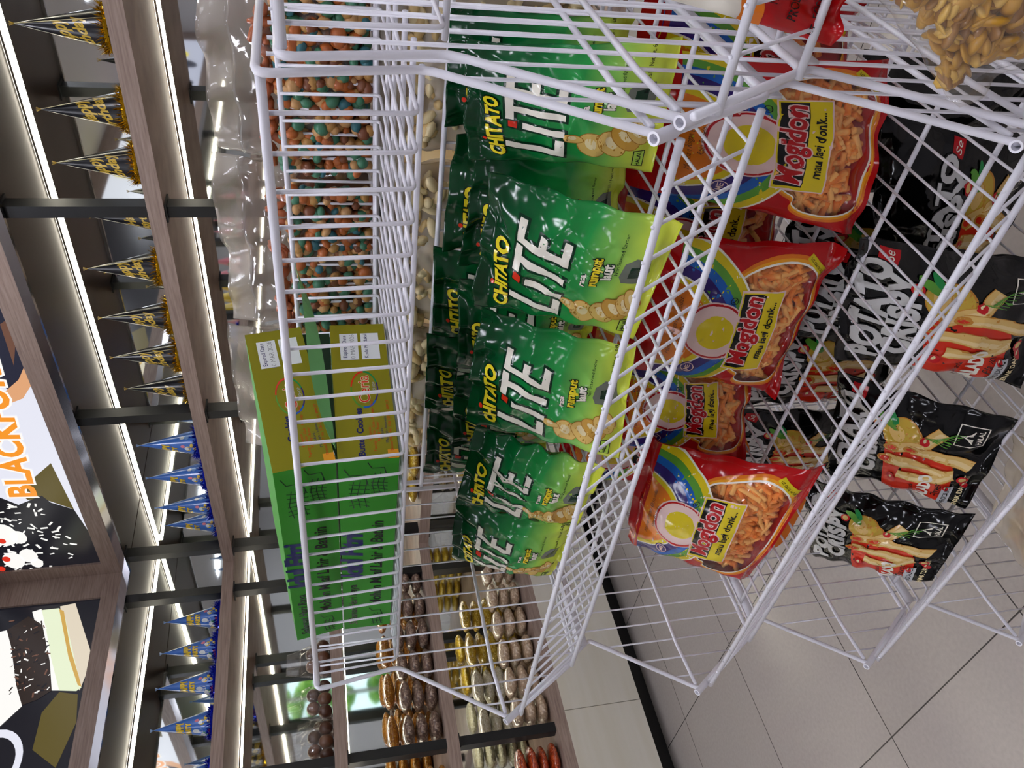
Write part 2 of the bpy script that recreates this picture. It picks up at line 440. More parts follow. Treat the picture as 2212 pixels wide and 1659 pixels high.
# canopies with chrome lip
q = MB(); q.box((XL, YB+.012, ZU), (3.8, 2.855, ZU+.03), 'wood_dark')
build(q, 'canopy_board', smooth=False); o = bpy.data.objects['canopy_board']; tag(o, kind='structure'); o.name = 'trim_1'
q = MB(); q.box((-3.8, -3.5, ZU), (XL-.012, YB+.5, ZU+.03), 'wood_dark'); o = build(q, 'trim_2', smooth=False); tag(o, kind='structure')
q = MB(); q.box((XL-.012, YB-.003, ZU-.012), (3.8, YB+.012, ZU+.02), 'chrome'); tag(build(q, 'trim_3', smooth=False), kind='structure')
q = MB(); q.box((XL-.012, -3.5, ZU-.012), (XL+.003, YB, ZU+.02), 'chrome'); tag(build(q, 'trim_4', smooth=False), kind='structure')
names = ['top', 'second', 'third', 'lowest']
for i, z in enumerate(ZS):
    q = MB(); q.box((XL, YB, z-.05), (3.8, YM, z), 'wood')
    wall_thing(build(q, 'wall_shelf', smooth=False), f'{names[i]} brown wooden shelf board of the far wall unit', 'shelf')
    q = MB(); q.box((XM, -3.45, z-.05), (XL, YM, z), 'wood')
    wall_thing(build(q, 'wall_shelf', smooth=False), f'{names[i]} brown wooden shelf board of the left wall unit', 'shelf')
# base boards and black plinth
q = MB(); q.box((XL, YB+.02, .09), (3.8, YB+.05, .44), 'wall_board'); tag(build(q, 'wall_panel_back', smooth=False), kind='structure')
q = MB(); js = [-3.45]+[px(p, XL)[1] for p in ((1290, 1524), (1205, 1333))]
step = abs(js[1]-js[2]); ys = [js[1]-step*k for k in range(6, -1, -1)]+[js[2], YB+.05]
for a, b in zip(ys[:-1], ys[1:]): q.box((XL-.03, a+.0015, .09), (XL, b-.0015, .44), 'wall_board')
tag(build(q, 'wall_panel_left', smooth=False), kind='structure')
q = MB(); q.box((-3.45, YB+.1, 0), (3.8, YB+.13, .09), 'kick'); tag(build(q, 'baseboard_back', smooth=False), kind='structure')
q = MB(); q.box((-3.45, -3.45, 0), (XL-.1, YB+.1, .09), 'kick'); tag(build(q, 'baseboard_left', smooth=False), kind='structure')
# posts
tops = [ZU, ZS[0]-.05, ZS[1]-.05, ZS[2]-.05]
def post(x, y, dx, dy, k, label):
    t = thing('shelf_post', label, 'post', (x, y, ZS[k]), 'black shelf posts')
    q = MB(); q.box((x-dx/2, y-dy/2, ZS[k]), (x+dx/2, y+dy/2, tops[k]), 'post_black'); build(q, 'upright', t, smooth=False)
    q = MB(); q.box((x-dx*.75, y-dy*.75, tops[k]-.006), (x+dx*.75, y+dy*.75, tops[k]), 'post_black'); build(q, 'foot_plate', t, smooth=False)
gap = ['above the top shelf', 'above the second shelf', 'above the third shelf', 'above the lowest shelf']
for x, w in ((-3.235, 'beside the room corner'), (-2.335, 'first bay from the corner'), (-1.418, 'second bay from the corner'), (-.5, 'third bay from the corner'), (.4, 'fourth bay from the corner')):
    for k in range(4): post(x, YB+.045, .04, .05, k, f'black post {gap[k]} of the far wall, {w}')
for y, w in ((2.224, 'beside the room corner'), (1.362, 'first bay from the corner'), (.50, 'second bay from the corner'), (-.36, 'third bay from the corner'), (-1.22, 'fourth bay'), (-2.1, 'fifth bay')):
    for k in range(4): post(XL-.045, y, .05, .04, k, f'black post {gap[k]} of the left wall, {w}')
# LED strips, set in a slim rail at the back of each underside
for k, z in enumerate(tops[:4]):
    where = ['under the canopy', 'under the top shelf', 'under the second shelf', 'under the third shelf'][k]
    t = thing('led_strip', f'glowing white light strip {where} of the far wall unit', 'light strip', (0, YM-.03, z))
    q = MB(); q.box((XM+.05, YM-.024, z-.012), (3.7, YM-.010, z-.002), 'led'); build(q, 'diffuser', t, smooth=False)
    q = MB(); q.box((XM+.05, YM-.028, z-.008), (3.7, YM-.025, z-.001), 'led_rail'); build(q, 'rail', t, smooth=False)
    t = thing('led_strip', f'glowing white light strip {where} of the left wall unit', 'light strip', (XM+.03, 0, z))
    q = MB(); q.box((XM+.010, -3.4, z-.012), (XM+.024, YM-.07, z-.002), 'led'); build(q, 'diffuser', t, smooth=False)
    q = MB(); q.box((XM+.025, -3.4, z-.008), (XM+.028, YM-.07, z-.001), 'led_rail'); build(q, 'rail', t, smooth=False)

# ------------------------------------------------------------------ lightboxes over the canopies
def lb(n, h, s=.8): return mat(n, '101010', .25, emis=h, es=s)
for n, h in dict(lb_white='dfe0ec', lb_lav='b9bbd0', lb_black='16161d', lb_choc='2c221d', lb_cream='f4f2ee', lb_green='dfe8c8', lb_tan='c9a04e', lb_beige='d9cdb8', lb_red='d8331f', lb_orange='f0942a', lb_olive='5a4f22', lb_bowl='262838', lb_brown='6b4a3c', lb_yellow='e2cf3a', lb_peach='d9a074').items(): lb(n, h)
ZP0, ZP1 = 2.404, 2.93
q = MB()   # wooden fronts, frames left open where the lit panels sit
def frame_x(q, x0, x1):   # on the far wall
    q.box((x0, YB, ZU+.02), (x1, YB+.03, ZP0), 'wood'); q.box((x0, YB, ZP1), (x1, YB+.03, CEIL), 'wood')
frame_x(q, XL, 3.8)
for a, b in ((XL, -3.22), (-.95, -.87), (1.3, 1.38)): q.box((a, YB, ZP0), (b, YB+.03, ZP1), 'wood')
tag(build(q, 'wall_fascia_back', smooth=False), kind='structure')
q = MB(); q.box((XL-.03, -3.5, ZU+.02), (XL, YB, ZP0), 'wood'); q.box((XL-.03, -3.5, ZP1), (XL, YB, CEIL), 'wood')
for a, b in ((2.235, YB), (-.02, .06), (-1.66, -1.58), (-3.5, -3.3)): q.box((XL-.03, a, ZP0), (XL, b, ZP1), 'wood')
tag(build(q, 'wall_fascia_left', smooth=False), kind='structure')
def panel_back(x0, x1, base, label, draw):
    t = thing('lightbox_sign', label, 'sign', ((x0+x1)/2, YB+.02, ZP0))
    q = MB(); q.box((x0, YB+.012, ZP0), (x1, YB+.02, ZP1), base)
    A = Art(1, 1); draw(A)
    A.bake(0); V, F, MI = A.done
    q.v0 = len(q.v)
    for n in A.mats: q.slot(n)
    k = len(q.v); q.v += [(float(a), YB+.0118-.0004*float(c), float(b)) for a, b, c in V]; q.f += [tuple(k+i for i in f) for f in F]; q.m += [q.slot(A.mats[i]) for i in MI]
    build(q, 'printed_panel', t, smooth=False)
def panel_left(y0, y1, base, label, draw):
    t = thing('lightbox_sign', label, 'sign', (XL-.02, (y0+y1)/2, ZP0))
    q = MB(); q.box((XL-.02, y0, ZP0), (XL-.012, y1, ZP1), base)
    A = Art(1, 1); draw(A); A.bake(0); V, F, MI = A.done
    for n in A.mats: q.slot(n)
    k = len(q.v); q.v += [(XL-.0118+.0004*float(c), float(a), float(b)) for a, b, c in V]; q.f += [tuple(k+i for i in f) for f in F]; q.m += [q.slot(A.mats[i]) for i in MI]
    build(q, 'printed_panel', t, smooth=False)
B2 = lambda *P: [(float(py(p, YB+.012)[0]), float(min(ZP1, max(ZP0, py(p, YB+.012)[2])))) for p in P]
L2 = lambda *P: [(float(px(p, XL-.012)[1]), float(min(ZP1, max(ZP0, px(p, XL-.012)[2])))) for p in P]
def art_forest(A):
    R = random.Random(8)
    A.poly(B2((-120, 560), (10, 560), (45, 690), (72, 830), (40, 862), (-30, 800), (-140, 700)), 'lb_bowl', 1)
    A.poly(B2((45, 730), (66, 770), (72, 830), (50, 860), (0, 880), (-60, 850), (-60, 835), (0, 855), (40, 820), (55, 790)), 'lb_peach', 2)
    A.poly(B2((30, 790), (60, 740), (62, 700), (40, 690), (0, 700)), 'lb_brown', 1.5)
    A.poly(B2((222, 1222), (193, 1150), (160, 1100), (110, 1085), (90, 1070), (40, 1090), (-60, 1050), (-120, 1240), (0, 1246)), 'lb_black', 3)
    A.poly(B2((110, 1000), (160, 1100), (90, 1076), (60, 1080), (40, 1060)), 'lb_olive', 2.5)
    for c, r in (((8, 1155), .075), ((40, 1160), .045), ((30, 1210), .06), ((62, 1200), .05), ((80, 1215), .035)):
        x, z = B2(c)[0]; A.ell(x, z, r, r*.7, 'lb_cream', 5, n=14)
    for c, r in (((5, 1168), .018), ((14, 1207), .02), ((4, 1228), .018)):
        x, z = B2(c)[0]; A.ell(x, z, r, r*.8, 'lb_red', 6, n=12)
    for i in range(120):
        c = (R.uniform(0, 195), R.uniform(1085, 1235))
        if c[0] > 90+(c[1]-1085)*.8: continue
        x, z = B2(c)[0]; s = R.uniform(.006, .016); a = R.uniform(0, 3.1)
        A.rect(x-s, z-s*.35, x+s, z+s*.35, 'lb_cream', 4, rot=a)
    p0 = B2((55, 1073))[0]; p1 = B2((11, 930))[0]; d = np.array(p1)-np.array(p0); a = math.atan2(d[1], d[0])
    L = .25; n = 11; w = .098
    v, f = text2d('BLACKFOREST', 1, .035, 0, 1.05); sx = .95; W = (v[:, 0].max()-v[:, 0].min())
    size = .135; cx = p0[0]+math.cos(a)*W*size/2; cy = p0[1]+math.sin(a)*W*size/2
    A.text('BLACKFOREST', cx, cy, size, 'lb_orange', 7, rot=a, bold=.035, space=1.05, outline='lb_cream', ow=.06)
panel_back(-3.22, -.95, 'lb_white', 'backlit cake picture reading BLACKFOREST over the far shelves', art_forest)
def art_plain(cs):
    def f(A):
        R = random.Random(len(cs[0])+int(cs[1][0]*10))
        for i in range(9): A.ell(cs[1][0]+R.uniform(.2, 1.9), ZP0+R.uniform(.12, .4), R.uniform(.08, .2), R.uniform(.05, .12), cs[0][i % len(cs[0])], 1+i, rot=R.uniform(0, 3), n=20)
    return f
panel_back(-.87, 1.3, 'lb_white', 'backlit pastry picture next to the BLACKFOREST one', art_plain((('lb_peach', 'lb_tan', 'lb_cream'), (-.87,))))
def art_slice(A):
    A.poly(L2((163, 1303), (195, 1405), (190, 1450), (172, 1492), (148, 1430), (130, 1310)), 'lb_beige', 1)
    A.poly(L2((91, 1318), (128, 1314), (140, 1330), (165, 1440), (176, 1485), (165, 1493), (128, 1492), (100, 1420)), 'lb_green', 2)
    A.poly(L2((128, 1316), (138, 1320), (152, 1400), (170, 1460), (176, 1484), (168, 1480), (148, 1420)), 'lb_tan', 3)
    A.poly(L2((70, 1322), (90, 1316), (100, 1360), (110, 1420), (128, 1492), (112, 1492), (90, 1400)), 'lb_cream', 4)
    A.poly(L2((15, 1362), (62, 1332), (92, 1350), (108, 1430), (112, 1492), (80, 1512), (45, 1525), (35, 1480), (25, 1400)), 'lb_choc', 5)
    A.poly(L2((-60, 1380), (15, 1362), (25, 1400), (35, 1480), (48, 1526), (0, 1570), (-80, 1600)), 'lb_cream', 6)
    A.poly(L2((128, 1495), (168, 1500), (165, 1560), (120, 1659), (70, 1620), (90, 1540)), 'lb_olive', 1)
    R = random.Random(3)
    for i in range(90):
        y, z = L2((R.uniform(20, 108), R.uniform(1340, 1505)))[0]; s = R.uniform(.004, .012)
        A.rect(y-s, z-s*.3, y+s, z+s*.3, R.choice(['lb_black', 'lb_choc', 'lb_brown', 'lb_cream']), 7, rot=R.uniform(0, 3))
    c = L2((-18, 1650))[0]; A.ell(c[0], c[1], .13, .105, 'lb_white', 8, hole=.76)
panel_left(.06, 2.235, 'lb_black', 'backlit picture of a chocolate cream cake slice on black', art_slice)
def art_yel(A):
    A.poly([(-.25, 2.5), (-.9, 2.62), (-1.2, 2.85), (-.4, 2.9)], 'lb_yellow', 2); A.poly([(-.2, 2.45), (-.9, 2.55), (-1.3, 2.8), (-1.5, 2.75), (-.9, 2.45)], 'lb_bowl', 1)
panel_left(-1.58, -.02, 'lb_white', 'backlit picture of a yellow sponge cake seen in the mirror', art_yel)
panel_left(-3.3, -1.66, 'lb_lav', 'pale backlit panel at the near end of the left wall', art_plain((('lb_yellow', 'lb_bowl', 'lb_orange'), (-3.3,))))
# ================================================================== WIRE RACK
TZ = [EYE-.235, EYE-.536, EYE-.834, EYE-1.133]      # heights of the basket sockets
YC = .93                                             # middle plane of the double-sided rack
TOPF, TOPR = EYE-.079, EYE+.034                      # tray on top: floor and rim heights
LIP = np.array([0, .545, -.838])
def mir(p, side): return (p[0], p[1] if side > 0 else 2*YC-p[1], p[2])
def arc(a, b, c, r=.006, n=4):
    a, b, c = (np.array(t, float) for t in (a, b, c))
    u = (a-b)/np.linalg.norm(a-b); w = (c-b)/np.linalg.norm(c-b)
    p, q = b+u*r, b+w*r
    return [tuple((1-t)**2*p+2*t*(1-t)*b+t*t*q) for t in np.linspace(0, 1, n)]
def end_frame(x, dz, label):
    t = thing('wire_end_frame', label, 'rack frame', (x, YC, 0), 'wire end frames')
    prof = [(.93, TOPR+.003), (.565, TOPR+.003), (.584, TOPF-.004)]
    for z in TZ: prof += [(.484, z+.002), (.586, z-.149)]
    prof = prof[:-1]+[(.54, TZ[3]-.06), (.56, .03)]
    for s in (1, -1):
        q = MB(); P = [mir((x, y, z+dz), s) for y, z in prof]; Q = [P[0]]
        for i in range(1, len(P)-1): Q += arc(P[i-1], P[i], P[i+1], .012 if i < 3 else .006)
        Q.append(P[-1]); q.tube(Q, .0034, 'wire', 8); q.ell(mir((x, .56, .015+dz), s), (.014, .014, .014), 'wire')
        build(q, 'edge_rod', t)
        for k, z in enumerate(TZ):      # sockets
            q = MB(); a = np.array(mir((x, .478, z+.008+dz), s)); d = LIP*np.array([1, s, 1]); b = a+d*.024
            ring = lambda c, r: [tuple(c+np.array([math.cos(w), 0, 0])*r+np.cross(d, [1, 0, 0])*math.sin(w)*r) for w in np.linspace(0, 2*math.pi, 17)[:-1]]
            vs = ring(a, .0052)+ring(b, .0052)+ring(a, .0034)+ring(b, .0034); fs = []
            for j in range(16):
                j2 = (j+1) % 16; fs += [(j, j2, 16+j2, 16+j), (32+j, 48+j, 48+j2, 32+j2), (j, 32+j, 32+j2, j2), (16+j, 16+j2, 48+j2, 48+j)]
            q.add(vs, fs, 'wire'); o = build(q, 'tube_socket', t, angle=40)
    # infill: uprights 32 mm apart, cut by the saw-tooth outline, and the level bars
    def ylim(z):   # frontmost y of the outline at height z
        pts = sorted([(zz, yy) for yy, zz in prof]); zs = [p[0] for p in pts]; ysv = [p[1] for p in pts]
        return float(np.interp(z, zs, ysv))
    q = MB()
    for s in (1, -1):
        y = .507
        while y < .915:
            zz = np.arange(.10, TOPR, .004); ok = np.array([ylim(v) <= y+1e-6 for v in zz]); i = 0
            while i < len(zz):
                if ok[i]:
                    j = i
                    while j+1 < len(zz) and ok[j+1]: j += 1
                    if zz[j]-zz[i] > .02: q.tube([mir((x, y, zz[i]+dz), s), mir((x, y, zz[j]+dz), s)], .0015, 'wire', 6)
                    i = j+1
                else: i += 1
            y += .0316
    build(q, 'upright_wires', t)
    for s in (1, -1):
        for z in TZ+[.10]:
            q = MB(); a = .49 if z > .11 else .57; zz = z+.012
            q.tube([mir((x+.003, a, zz-.006+dz), s), mir((x+.003, .56, zz+dz), s), mir((x+.003, .93, zz+dz), s)], .0029, 'wire', 8); build(q, 'level_bar', t)
    q = MB(); q.box((x-.002, YC-.012, .02+dz), (x+.002, YC-.004, TOPR+dz), 'wire'); q.box((x-.002, YC+.004, .02+dz), (x+.002, YC+.012, TOPR+dz), 'wire'); q.box((x-.006, YC-.012, 0), (x+.006, YC+.012, .03), 'wire')
    build(q, 'centre_post', t, smooth=False)
    return t
FX = (-1.124, -.2285, -.2165, .68)
end_frame(FX[0], 0, 'white wire end frame with saw-tooth edge at the left end of the rack')
end_frame(FX[1], 0, 'white wire end frame right of the green chip bags')
end_frame(FX[2], -.016, 'white wire end frame a finger lower than its neighbour, nearest the camera')
end_frame(FX[3], -.016, 'white wire end frame at the right end of the rack')
def basket(x0, x1, zt, s, label, group):
    """tilted lip, level floor"""
    t = thing('wire_basket', label, 'basket', ((x0+x1)/2, mir((0, .73, 0), s)[1], zt-.118), group)
    zf = zt-.118; xs = np.arange(-.506-.032*40, x1-.012, .03225); xs = [x for x in xs if x > x0+.01]
    q = MB(); q.tube([mir((x0+.001, .485, zt-.016), s), mir((x1-.001, .485, zt-.016), s)], .0034, 'wire', 8); build(q, 'top_rim', t)
    q = MB(); q.tube([mir((x0+.004, .546, zt-.109), s), mir((x1-.004, .546, zt-.109), s)], .0034, 'wire', 8); build(q, 'lower_rim', t)
    for y in (.613, .714, .815, .90):
        q = MB(); q.tube([mir((x0+.002, y, zf-.004), s), mir((x1-.002, y, zf-.004), s)], .0029, 'wire', 8); build(q, 'floor_bar', t)
    q = MB()
    for x in xs:
        A = [mir((x, .4835, zt-.012), s)]+[mir(p, s) for p in arc((x, .4875, zt-.016), (x, .5555, zf+.0005), (x, .9, zf+.0005), .007, 5)]+[mir((x, .918, zf+.0005), s)]
        q.tube(A, .0017, 'wire', 6)
    build(q, 'bent_wires', t)
    near = x1 < 0 or s < 0
    for x, xr in ((x0+.006, x0-.003 if near else x0+.006), (x1-.006, x1+.002 if near else x1-.006)):     # side rods and the flat arms they are welded to
        xk, x = x, xr
        q = MB(); A = [mir((x, .492, zt-.014) if near else (x, .468, zt+.010), s)]+[mir(p, s) for p in arc((x, .494, zt-.018), (x, .557, zf), (x, .9, zf), .012, 6)]+[mir((x, .918, zf), s)]
        q.tube(A, .0034, 'wire', 8); build(q, 'side_rod', t); x = xk
        q = MB(); y0, y1 = sorted((mir((0, .575, 0), s)[1], mir((0, .915, 0), s)[1])); q.box((x-.0015, y0, zf-.024), (x+.0015, y1, zf-.006), 'wire')
        q.tube([mir((x, .66+.011*math.cos(w), zf-.015+.011*math.sin(w)), s) for w in np.linspace(0, 6.28, 15)[:-1]], .0014, 'wire', 6, closed=True)
        build(q, 'side_arm', t)
    return t
side_w = {1: 'near side', -1: 'far side'}
tn = ['first', 'second', 'third', 'fourth']
GB = {0: 'under the green chip bags', 1: 'under the orange snack stick bags', 2: 'under the black potato snack bags', 3: 'nearest the floor'}
GF = {0: 'far side wire basket behind the green chip bags', 1: 'far side wire basket behind the orange snack bags', 2: 'far side wire basket behind the black bags'}
for k, z in enumerate(TZ):
    basket(FX[0]+.003, FX[1]-.002, z, 1, 'white wire basket '+GB[k], 'wire baskets of the rack')
    if k < 3: basket(FX[0]+.003, FX[1]-.002, z, -1, GF[k], 'wire baskets of the rack')
for k, w in ((0, 'holding the red and white bag, top right in the photo'), (1, 'holding the clear bag of yellow chips'), (2, 'at the lower right edge beside the black bags')):
    basket(FX[2]+.003, FX[3]-.003, TZ[k]-.022, 1, 'white wire basket '+w, 'wire baskets of the rack')
def tray(x0, x1, s, dz, label):
    t = thing('wire_tray', label, 'basket', ((x0+x1)/2, mir((0, .75, 0), s)[1], TOPF+dz), 'wire trays on top of the rack')
    zf, zr = TOPF+dz, TOPR+dz; yf, yb = .577, .915
    q = MB(); q.tube([mir((x0, yf-.004, zr), s), mir((x1, yf-.004, zr), s)], .0038, 'wire', 8); build(q, 'front_rim', t)
    q = MB(); q.tube([mir((x0, yb, zr), s), mir((x1, yb, zr), s)], .0032, 'wire', 8); build(q, 'back_rim', t)
    for y in (.60, .655, .72, .80, .87):
        q = MB(); q.tube([mir((x0+.001, y, zf-.004), s), mir((x1-.001, y, zf-.004), s)], .0026, 'wire', 8); build(q, 'floor_bar', t)
    q = MB(); q.tube([mir((x0, yb+.003, zf+.004), s), mir((x1, yb+.003, zf+.004), s)], .0026, 'wire', 8); build(q, 'floor_bar', t)
    q = MB(); x = -.262-.0322*40
    while x < x1-.006:
        if x > x0+.006:
            A = [mir((x, yf, zr), s)]+[mir(p, s) for p in arc((x, yf, zr), (x, yf+.006, zf), (x, yb, zf), .006, 4)]
            A += [mir(p, s) for p in arc((x, yf, zf), (x, yb, zf), (x, yb, zr), .006, 4)]+[mir((x, yb-.003, zr), s)]
            q.tube(A, .0019, 'wire', 6)
        x += .0322
    build(q, 'bent_wires', t)
    return t
tray(FX[0]+.003, FX[1]-.002, 1, 0, 'white wire tray on the rack top holding the green cookie boxes')
tray(FX[0]+.003, FX[1]-.002, -1, 0, 'white wire tray on the rack top holding bags of mixed nuts')
tray(FX[2]+.003, FX[3]-.003, 1, -.016, 'empty white wire tray in the top right corner')
def divider(x0, x1, zt, label):
    t = thing('wire_divider', label, 'rack panel', ((x0+x1)/2, YC, zt-.13), 'wire dividers')
    za, zb = zt+.076, zt-.10
    q = MB(); q.tube([(x0, YC-.004, za), (x1, YC-.004, za)], .0036, 'wire', 8); q.tube([(x0, YC-.004, zb), (x1, YC-.004, zb)], .0028, 'wire', 8); build(q, 'rails', t)
    q = MB()
    x = -.262-.0322*40
    while x < x1-.006:
        if x > x0+.006: q.tube([(x, YC, za+.001), (x, YC, zb)], .0016, 'wire', 6)
        x += .0322
    build(q, 'upright_wires', t)
for k, z in enumerate(TZ[:3]):
    divider(FX[0]+.004, FX[1]-.004, z, 'white wire divider '+['behind the green chip bags', 'behind the orange snack bags', 'behind the black snack bags'][k])
# ================================================================== PRINT INKS
def ink(n, h, rough=.17, coat=0, **k): return mat('ink_'+n, h, rough, coat=coat, spec=.38, **k)
for n, h in dict(white='efeada', cream='e9d9a8', black='101214', dkgreen='08301c', green='1d8a45', lime='a9cf4a', red='b5121a', scarlet='d8321c', orange='e0781c', amber='eaa021', yellow='e6d32a', sun='d9c31c',
                 blue='1d5fb4', purple='33236e', leafg='5a9a35', pink='e6c6c0', tan='dcb868', chip='c99a3e', chipd='a87628', fry='e2bd72', fryd='c98a35', fryl='efd59a', greyish='6e7468', grey='9a9c9c', silver='b9bcbf',
                 potato='c9a83e', chili='c41a22', navy='1b1f5e', dkred='6e0f12', olive='8a8418', boxgreen='3a8a22', lid='2f6e33', flap='6fae6a', paper='e8ecea', kraft='c9a878', brown='6a4020', letter='c9c9c7').items(): ink(n, h)
def foil_grad(name, stops, rough=.2):
    M = mat(name, '808080', .16, spec=.42)
    uv = nd(M, 'ShaderNodeUVMap'); sp = nd(M, 'ShaderNodeSeparateXYZ'); lk(M, uv.outputs[0], sp.inputs[0])
    nz = nd(M, 'ShaderNodeTexNoise'); nz.inputs['Scale'].default_value = 2.2; lk(M, uv.outputs[0], nz.inputs['Vector'])
    ma = nd(M, 'ShaderNodeMath'); ma.operation = 'MULTIPLY_ADD'; ma.inputs[1].default_value = .22; lk(M, nz.outputs[0], ma.inputs[0]); lk(M, sp.outputs[1], ma.inputs[2])
    r = ramp(M, ma.outputs[0], stops); lk(M, r.outputs[0], bsdf(M).inputs['Base Color'])
    return M
def crinkle(name, s=28, st=.35, d=.004):
    M = MATS[name]; tc = nd(M, 'ShaderNodeTexCoord'); vo = nd(M, 'ShaderNodeTexVoronoi'); vo.feature = 'SMOOTH_F1'; vo.inputs['Scale'].default_value = s
    nz = nd(M, 'ShaderNodeTexNoise'); nz.inputs['Scale'].default_value = s*.45; nz.inputs['Distortion'].default_value = 1.5
    a = nd(M, 'ShaderNodeMath'); a.operation = 'ADD'; lk(M, tc.outputs['Object'], vo.inputs['Vector']); lk(M, tc.outputs['Object'], nz.inputs['Vector'])
    lk(M, vo.outputs['Distance'], a.inputs[0]); lk(M, nz.outputs[0], a.inputs[1])
    bp = nd(M, 'ShaderNodeBump'); bp.inputs['Strength'].default_value = st; bp.inputs['Distance'].default_value = d
    lk(M, a.outputs[0], bp.inputs['Height']); lk(M, bp.outputs[0], bsdf(M).inputs['Normal']); lk(M, bp.outputs[0], bsdf(M).inputs['Coat Normal'])
foil_grad('foil_green', [(.13, 'c9d040'), (.24, 'bdd64a'), (.36, '84c254'), (.50, '2a9a48'), (.72, '0c7636'), (.92, '065028'), (1, '053a1c')])
crinkle('foil_green', 24, .5, .006)
ink('foilg_back', '9aa83a'); crinkle('ink_foilg_back', 24, .5, .006)
mat('foil_black', '060708', .13, spec=.42); crinkle('foil_black', 26, .6, .007); mat('hole_dark', '020202', 1, spec=0)
mat('ink_black', '08090a', .3); bsdf(MATS['ink_black']).inputs['Base Color'].default_value = lin('08090a'); bsdf(MATS['ink_black']).inputs['Coat Weight'].default_value = 0
M = mat('foil_red', 'b40c12', .16, spec=.4); crinkle('foil_red', 26, .4, .005)
for n in ('white', 'dkgreen', 'yellow', 'black', 'red', 'scarlet', 'orange', 'amber', 'chip', 'fry', 'letter', 'purple', 'blue', 'pink'): crinkle('ink_'+n, 26, .3, .004)

# ------------------------------------------------------------------ green chip bag print (cm)
def lite(A, x, y, k):
    R = [(0, 0, .95, 6.6), (0, 0, 2.7, .95), (3.2, 0, 4.1, 4.7), (5.6, 0, 6.5, 6.6), (4.3, 5.7, 7.7, 6.6), (8.0, 0, 8.9, 6.6), (8.0, 0, 10.8, .95), (8.0, 2.9, 10.2, 3.8), (8.0, 5.7, 11.0, 6.6)]
    sk = lambda X, Y: (x+k*(X+.16*Y), y+k*Y)
    for a, b, c, d in R:
        e = .32; A.poly([sk(a-e, b-e), sk(c+e, b-e), sk(c+e, d+e), sk(a-e, d+e)], 'ink_dkgreen', 1)
    A.poly([sk(3.2-.25, 5.1), sk(4.35, 5.1), sk(4.35, 6.5), sk(3.2-.25, 6.5)], 'ink_dkgreen', 1)
    for a, b, c, d in R: A.poly([sk(a, b), sk(c, b), sk(c, d), sk(a, d)], 'ink_white', 2.2)
    A.poly([sk(3.2, 5.3), sk(4.1, 5.3), sk(4.1, 6.3), sk(3.2, 6.3)], 'ink_scarlet', 2.2)
AC = Art(17, 21)
A = AC
A.text('CHITATO', 5.6, 17.6, 2.35, 'ink_yellow', 3, rot=.10, bold=.045, shear=.15, outline='ink_black', ow=.05, sx=.85)
A.ell(3.95, 18.75, .27, .27, 'ink_scarlet', 5)
lite(A, 1.9, 9.9, .98)
for i, (cx, cy, rx, ry, ro) in enumerate([(4.0, 7.0, 1.9, 1.5, .3), (4.9, 9.0, .55, 1.1, -.3), (4.2, 4.9, 2.0, 1.25, .5), (5.0, 3.6, 2.1, 1.15, .6), (5.6, 2.5, 1.9, .85, .5), (6.3, 1.95, 1.8, .7, .5)]):
    A.ell(cx, cy, rx+.1, ry+.1, 'ink_chipd', 1+i*.3, rot=ro, n=22); A.ell(cx, cy, rx, ry, 'ink_tan' if i != 3 else 'ink_chip', 1.15+i*.3, rot=ro, n=22)
    A.ell(cx+.2, cy+.1, rx*.5, ry*.4, 'ink_cream', 1.25+i*.3, rot=ro, n=14)
A.text('rasa', 8.9, 8.0, 1.0, 'ink_white', 2, bold=.03, outline='ink_dkgreen', ow=.05)
A.text('rumput', 10.1, 6.9, 1.5, 'ink_yellow', 2, bold=.04, outline='ink_black', ow=.06, sx=.85)
A.text('laut', 10.3, 5.6, 1.5, 'ink_white', 2, bold=.04, outline='ink_dkgreen', ow=.06)
A.text('Nori Seaweed flavour', 12.6, 4.7, .55, 'ink_dkgreen', 2)
A.poly([(8.6, 1.7), (8.9, 3.9), (9.8, 4.3), (11.6, 4.0), (12.4, 3.0), (12.2, 1.6), (10, 1.3)], 'ink_greyish', 1)
A.poly([(9.4, 2.2), (9.6, 3.4), (11.2, 3.3), (11.4, 2.1)], 'ink_dkgreen', 1.3)
A.text('Berat bersih / Net wt. 68g', 14.0, 2.4, .6, 'ink_black', 2)
A.rect(.9, 1.3, 3.0, 2.5, 'ink_black', 1); A.rect(1.0, 1.4, 2.9, 2.4, 'ink_lime', 1.4); A.text('HALAL', 1.95, 1.9, .62, 'ink_black', 2, bold=.02)
AC.bake(.45)
GRP_C = 'green seaweed chip bags'
def chip_bag(tl, tr, brr, bl, seed, label, T=.062, **k):
    c = (np.array(bl)+np.array(brr))/2
    t = thing('chip_bag', label, 'chip bag', tuple(c), GRP_C)
    P = Pillow(tl, tr, brr, bl, T, seed, st=.075, sb=.05, pinch=.07, crease=k.get('crease', .006), back=.7, roundness=.62, fold=1.2, bulge_low=.35, front=k.get('front'))
    bag_obj(P, 'printed_pouch', t, nu=56, nv=72, front='foil_green', back='foil_green', art=AC)
    return t
fz = TZ[0]-.118+.004
ZB = fz+.004
chip_bag(py((1012, 345), .78), py((1000, 88), .80), pz((1476, 82), ZB), pz((1408, 372), ZB), 1, 'upright green chip bag at the right end of the front row, level with the frame')
chip_bag(py((1022, 657), .72), py((1058, 366), .735), pz((1478, 478), ZB), pz((1368, 730), ZB), 2, 'big green chip bag in the front row, second from the right frame')
chip_bag(py((1003, 912), .705), py((1040, 664), .715), pz((1374, 748), ZB), pz((1335, 994), ZB), 3, 'green chip bag in the middle of the front row', crease=.007)
chip_bag(py((985, 1085), .715), py((1028, 916), .72), pz((1308, 1008), ZB), pz((1242, 1142), ZB), 4, 'green chip bag in the front row, half covered by the middle one', crease=.009)
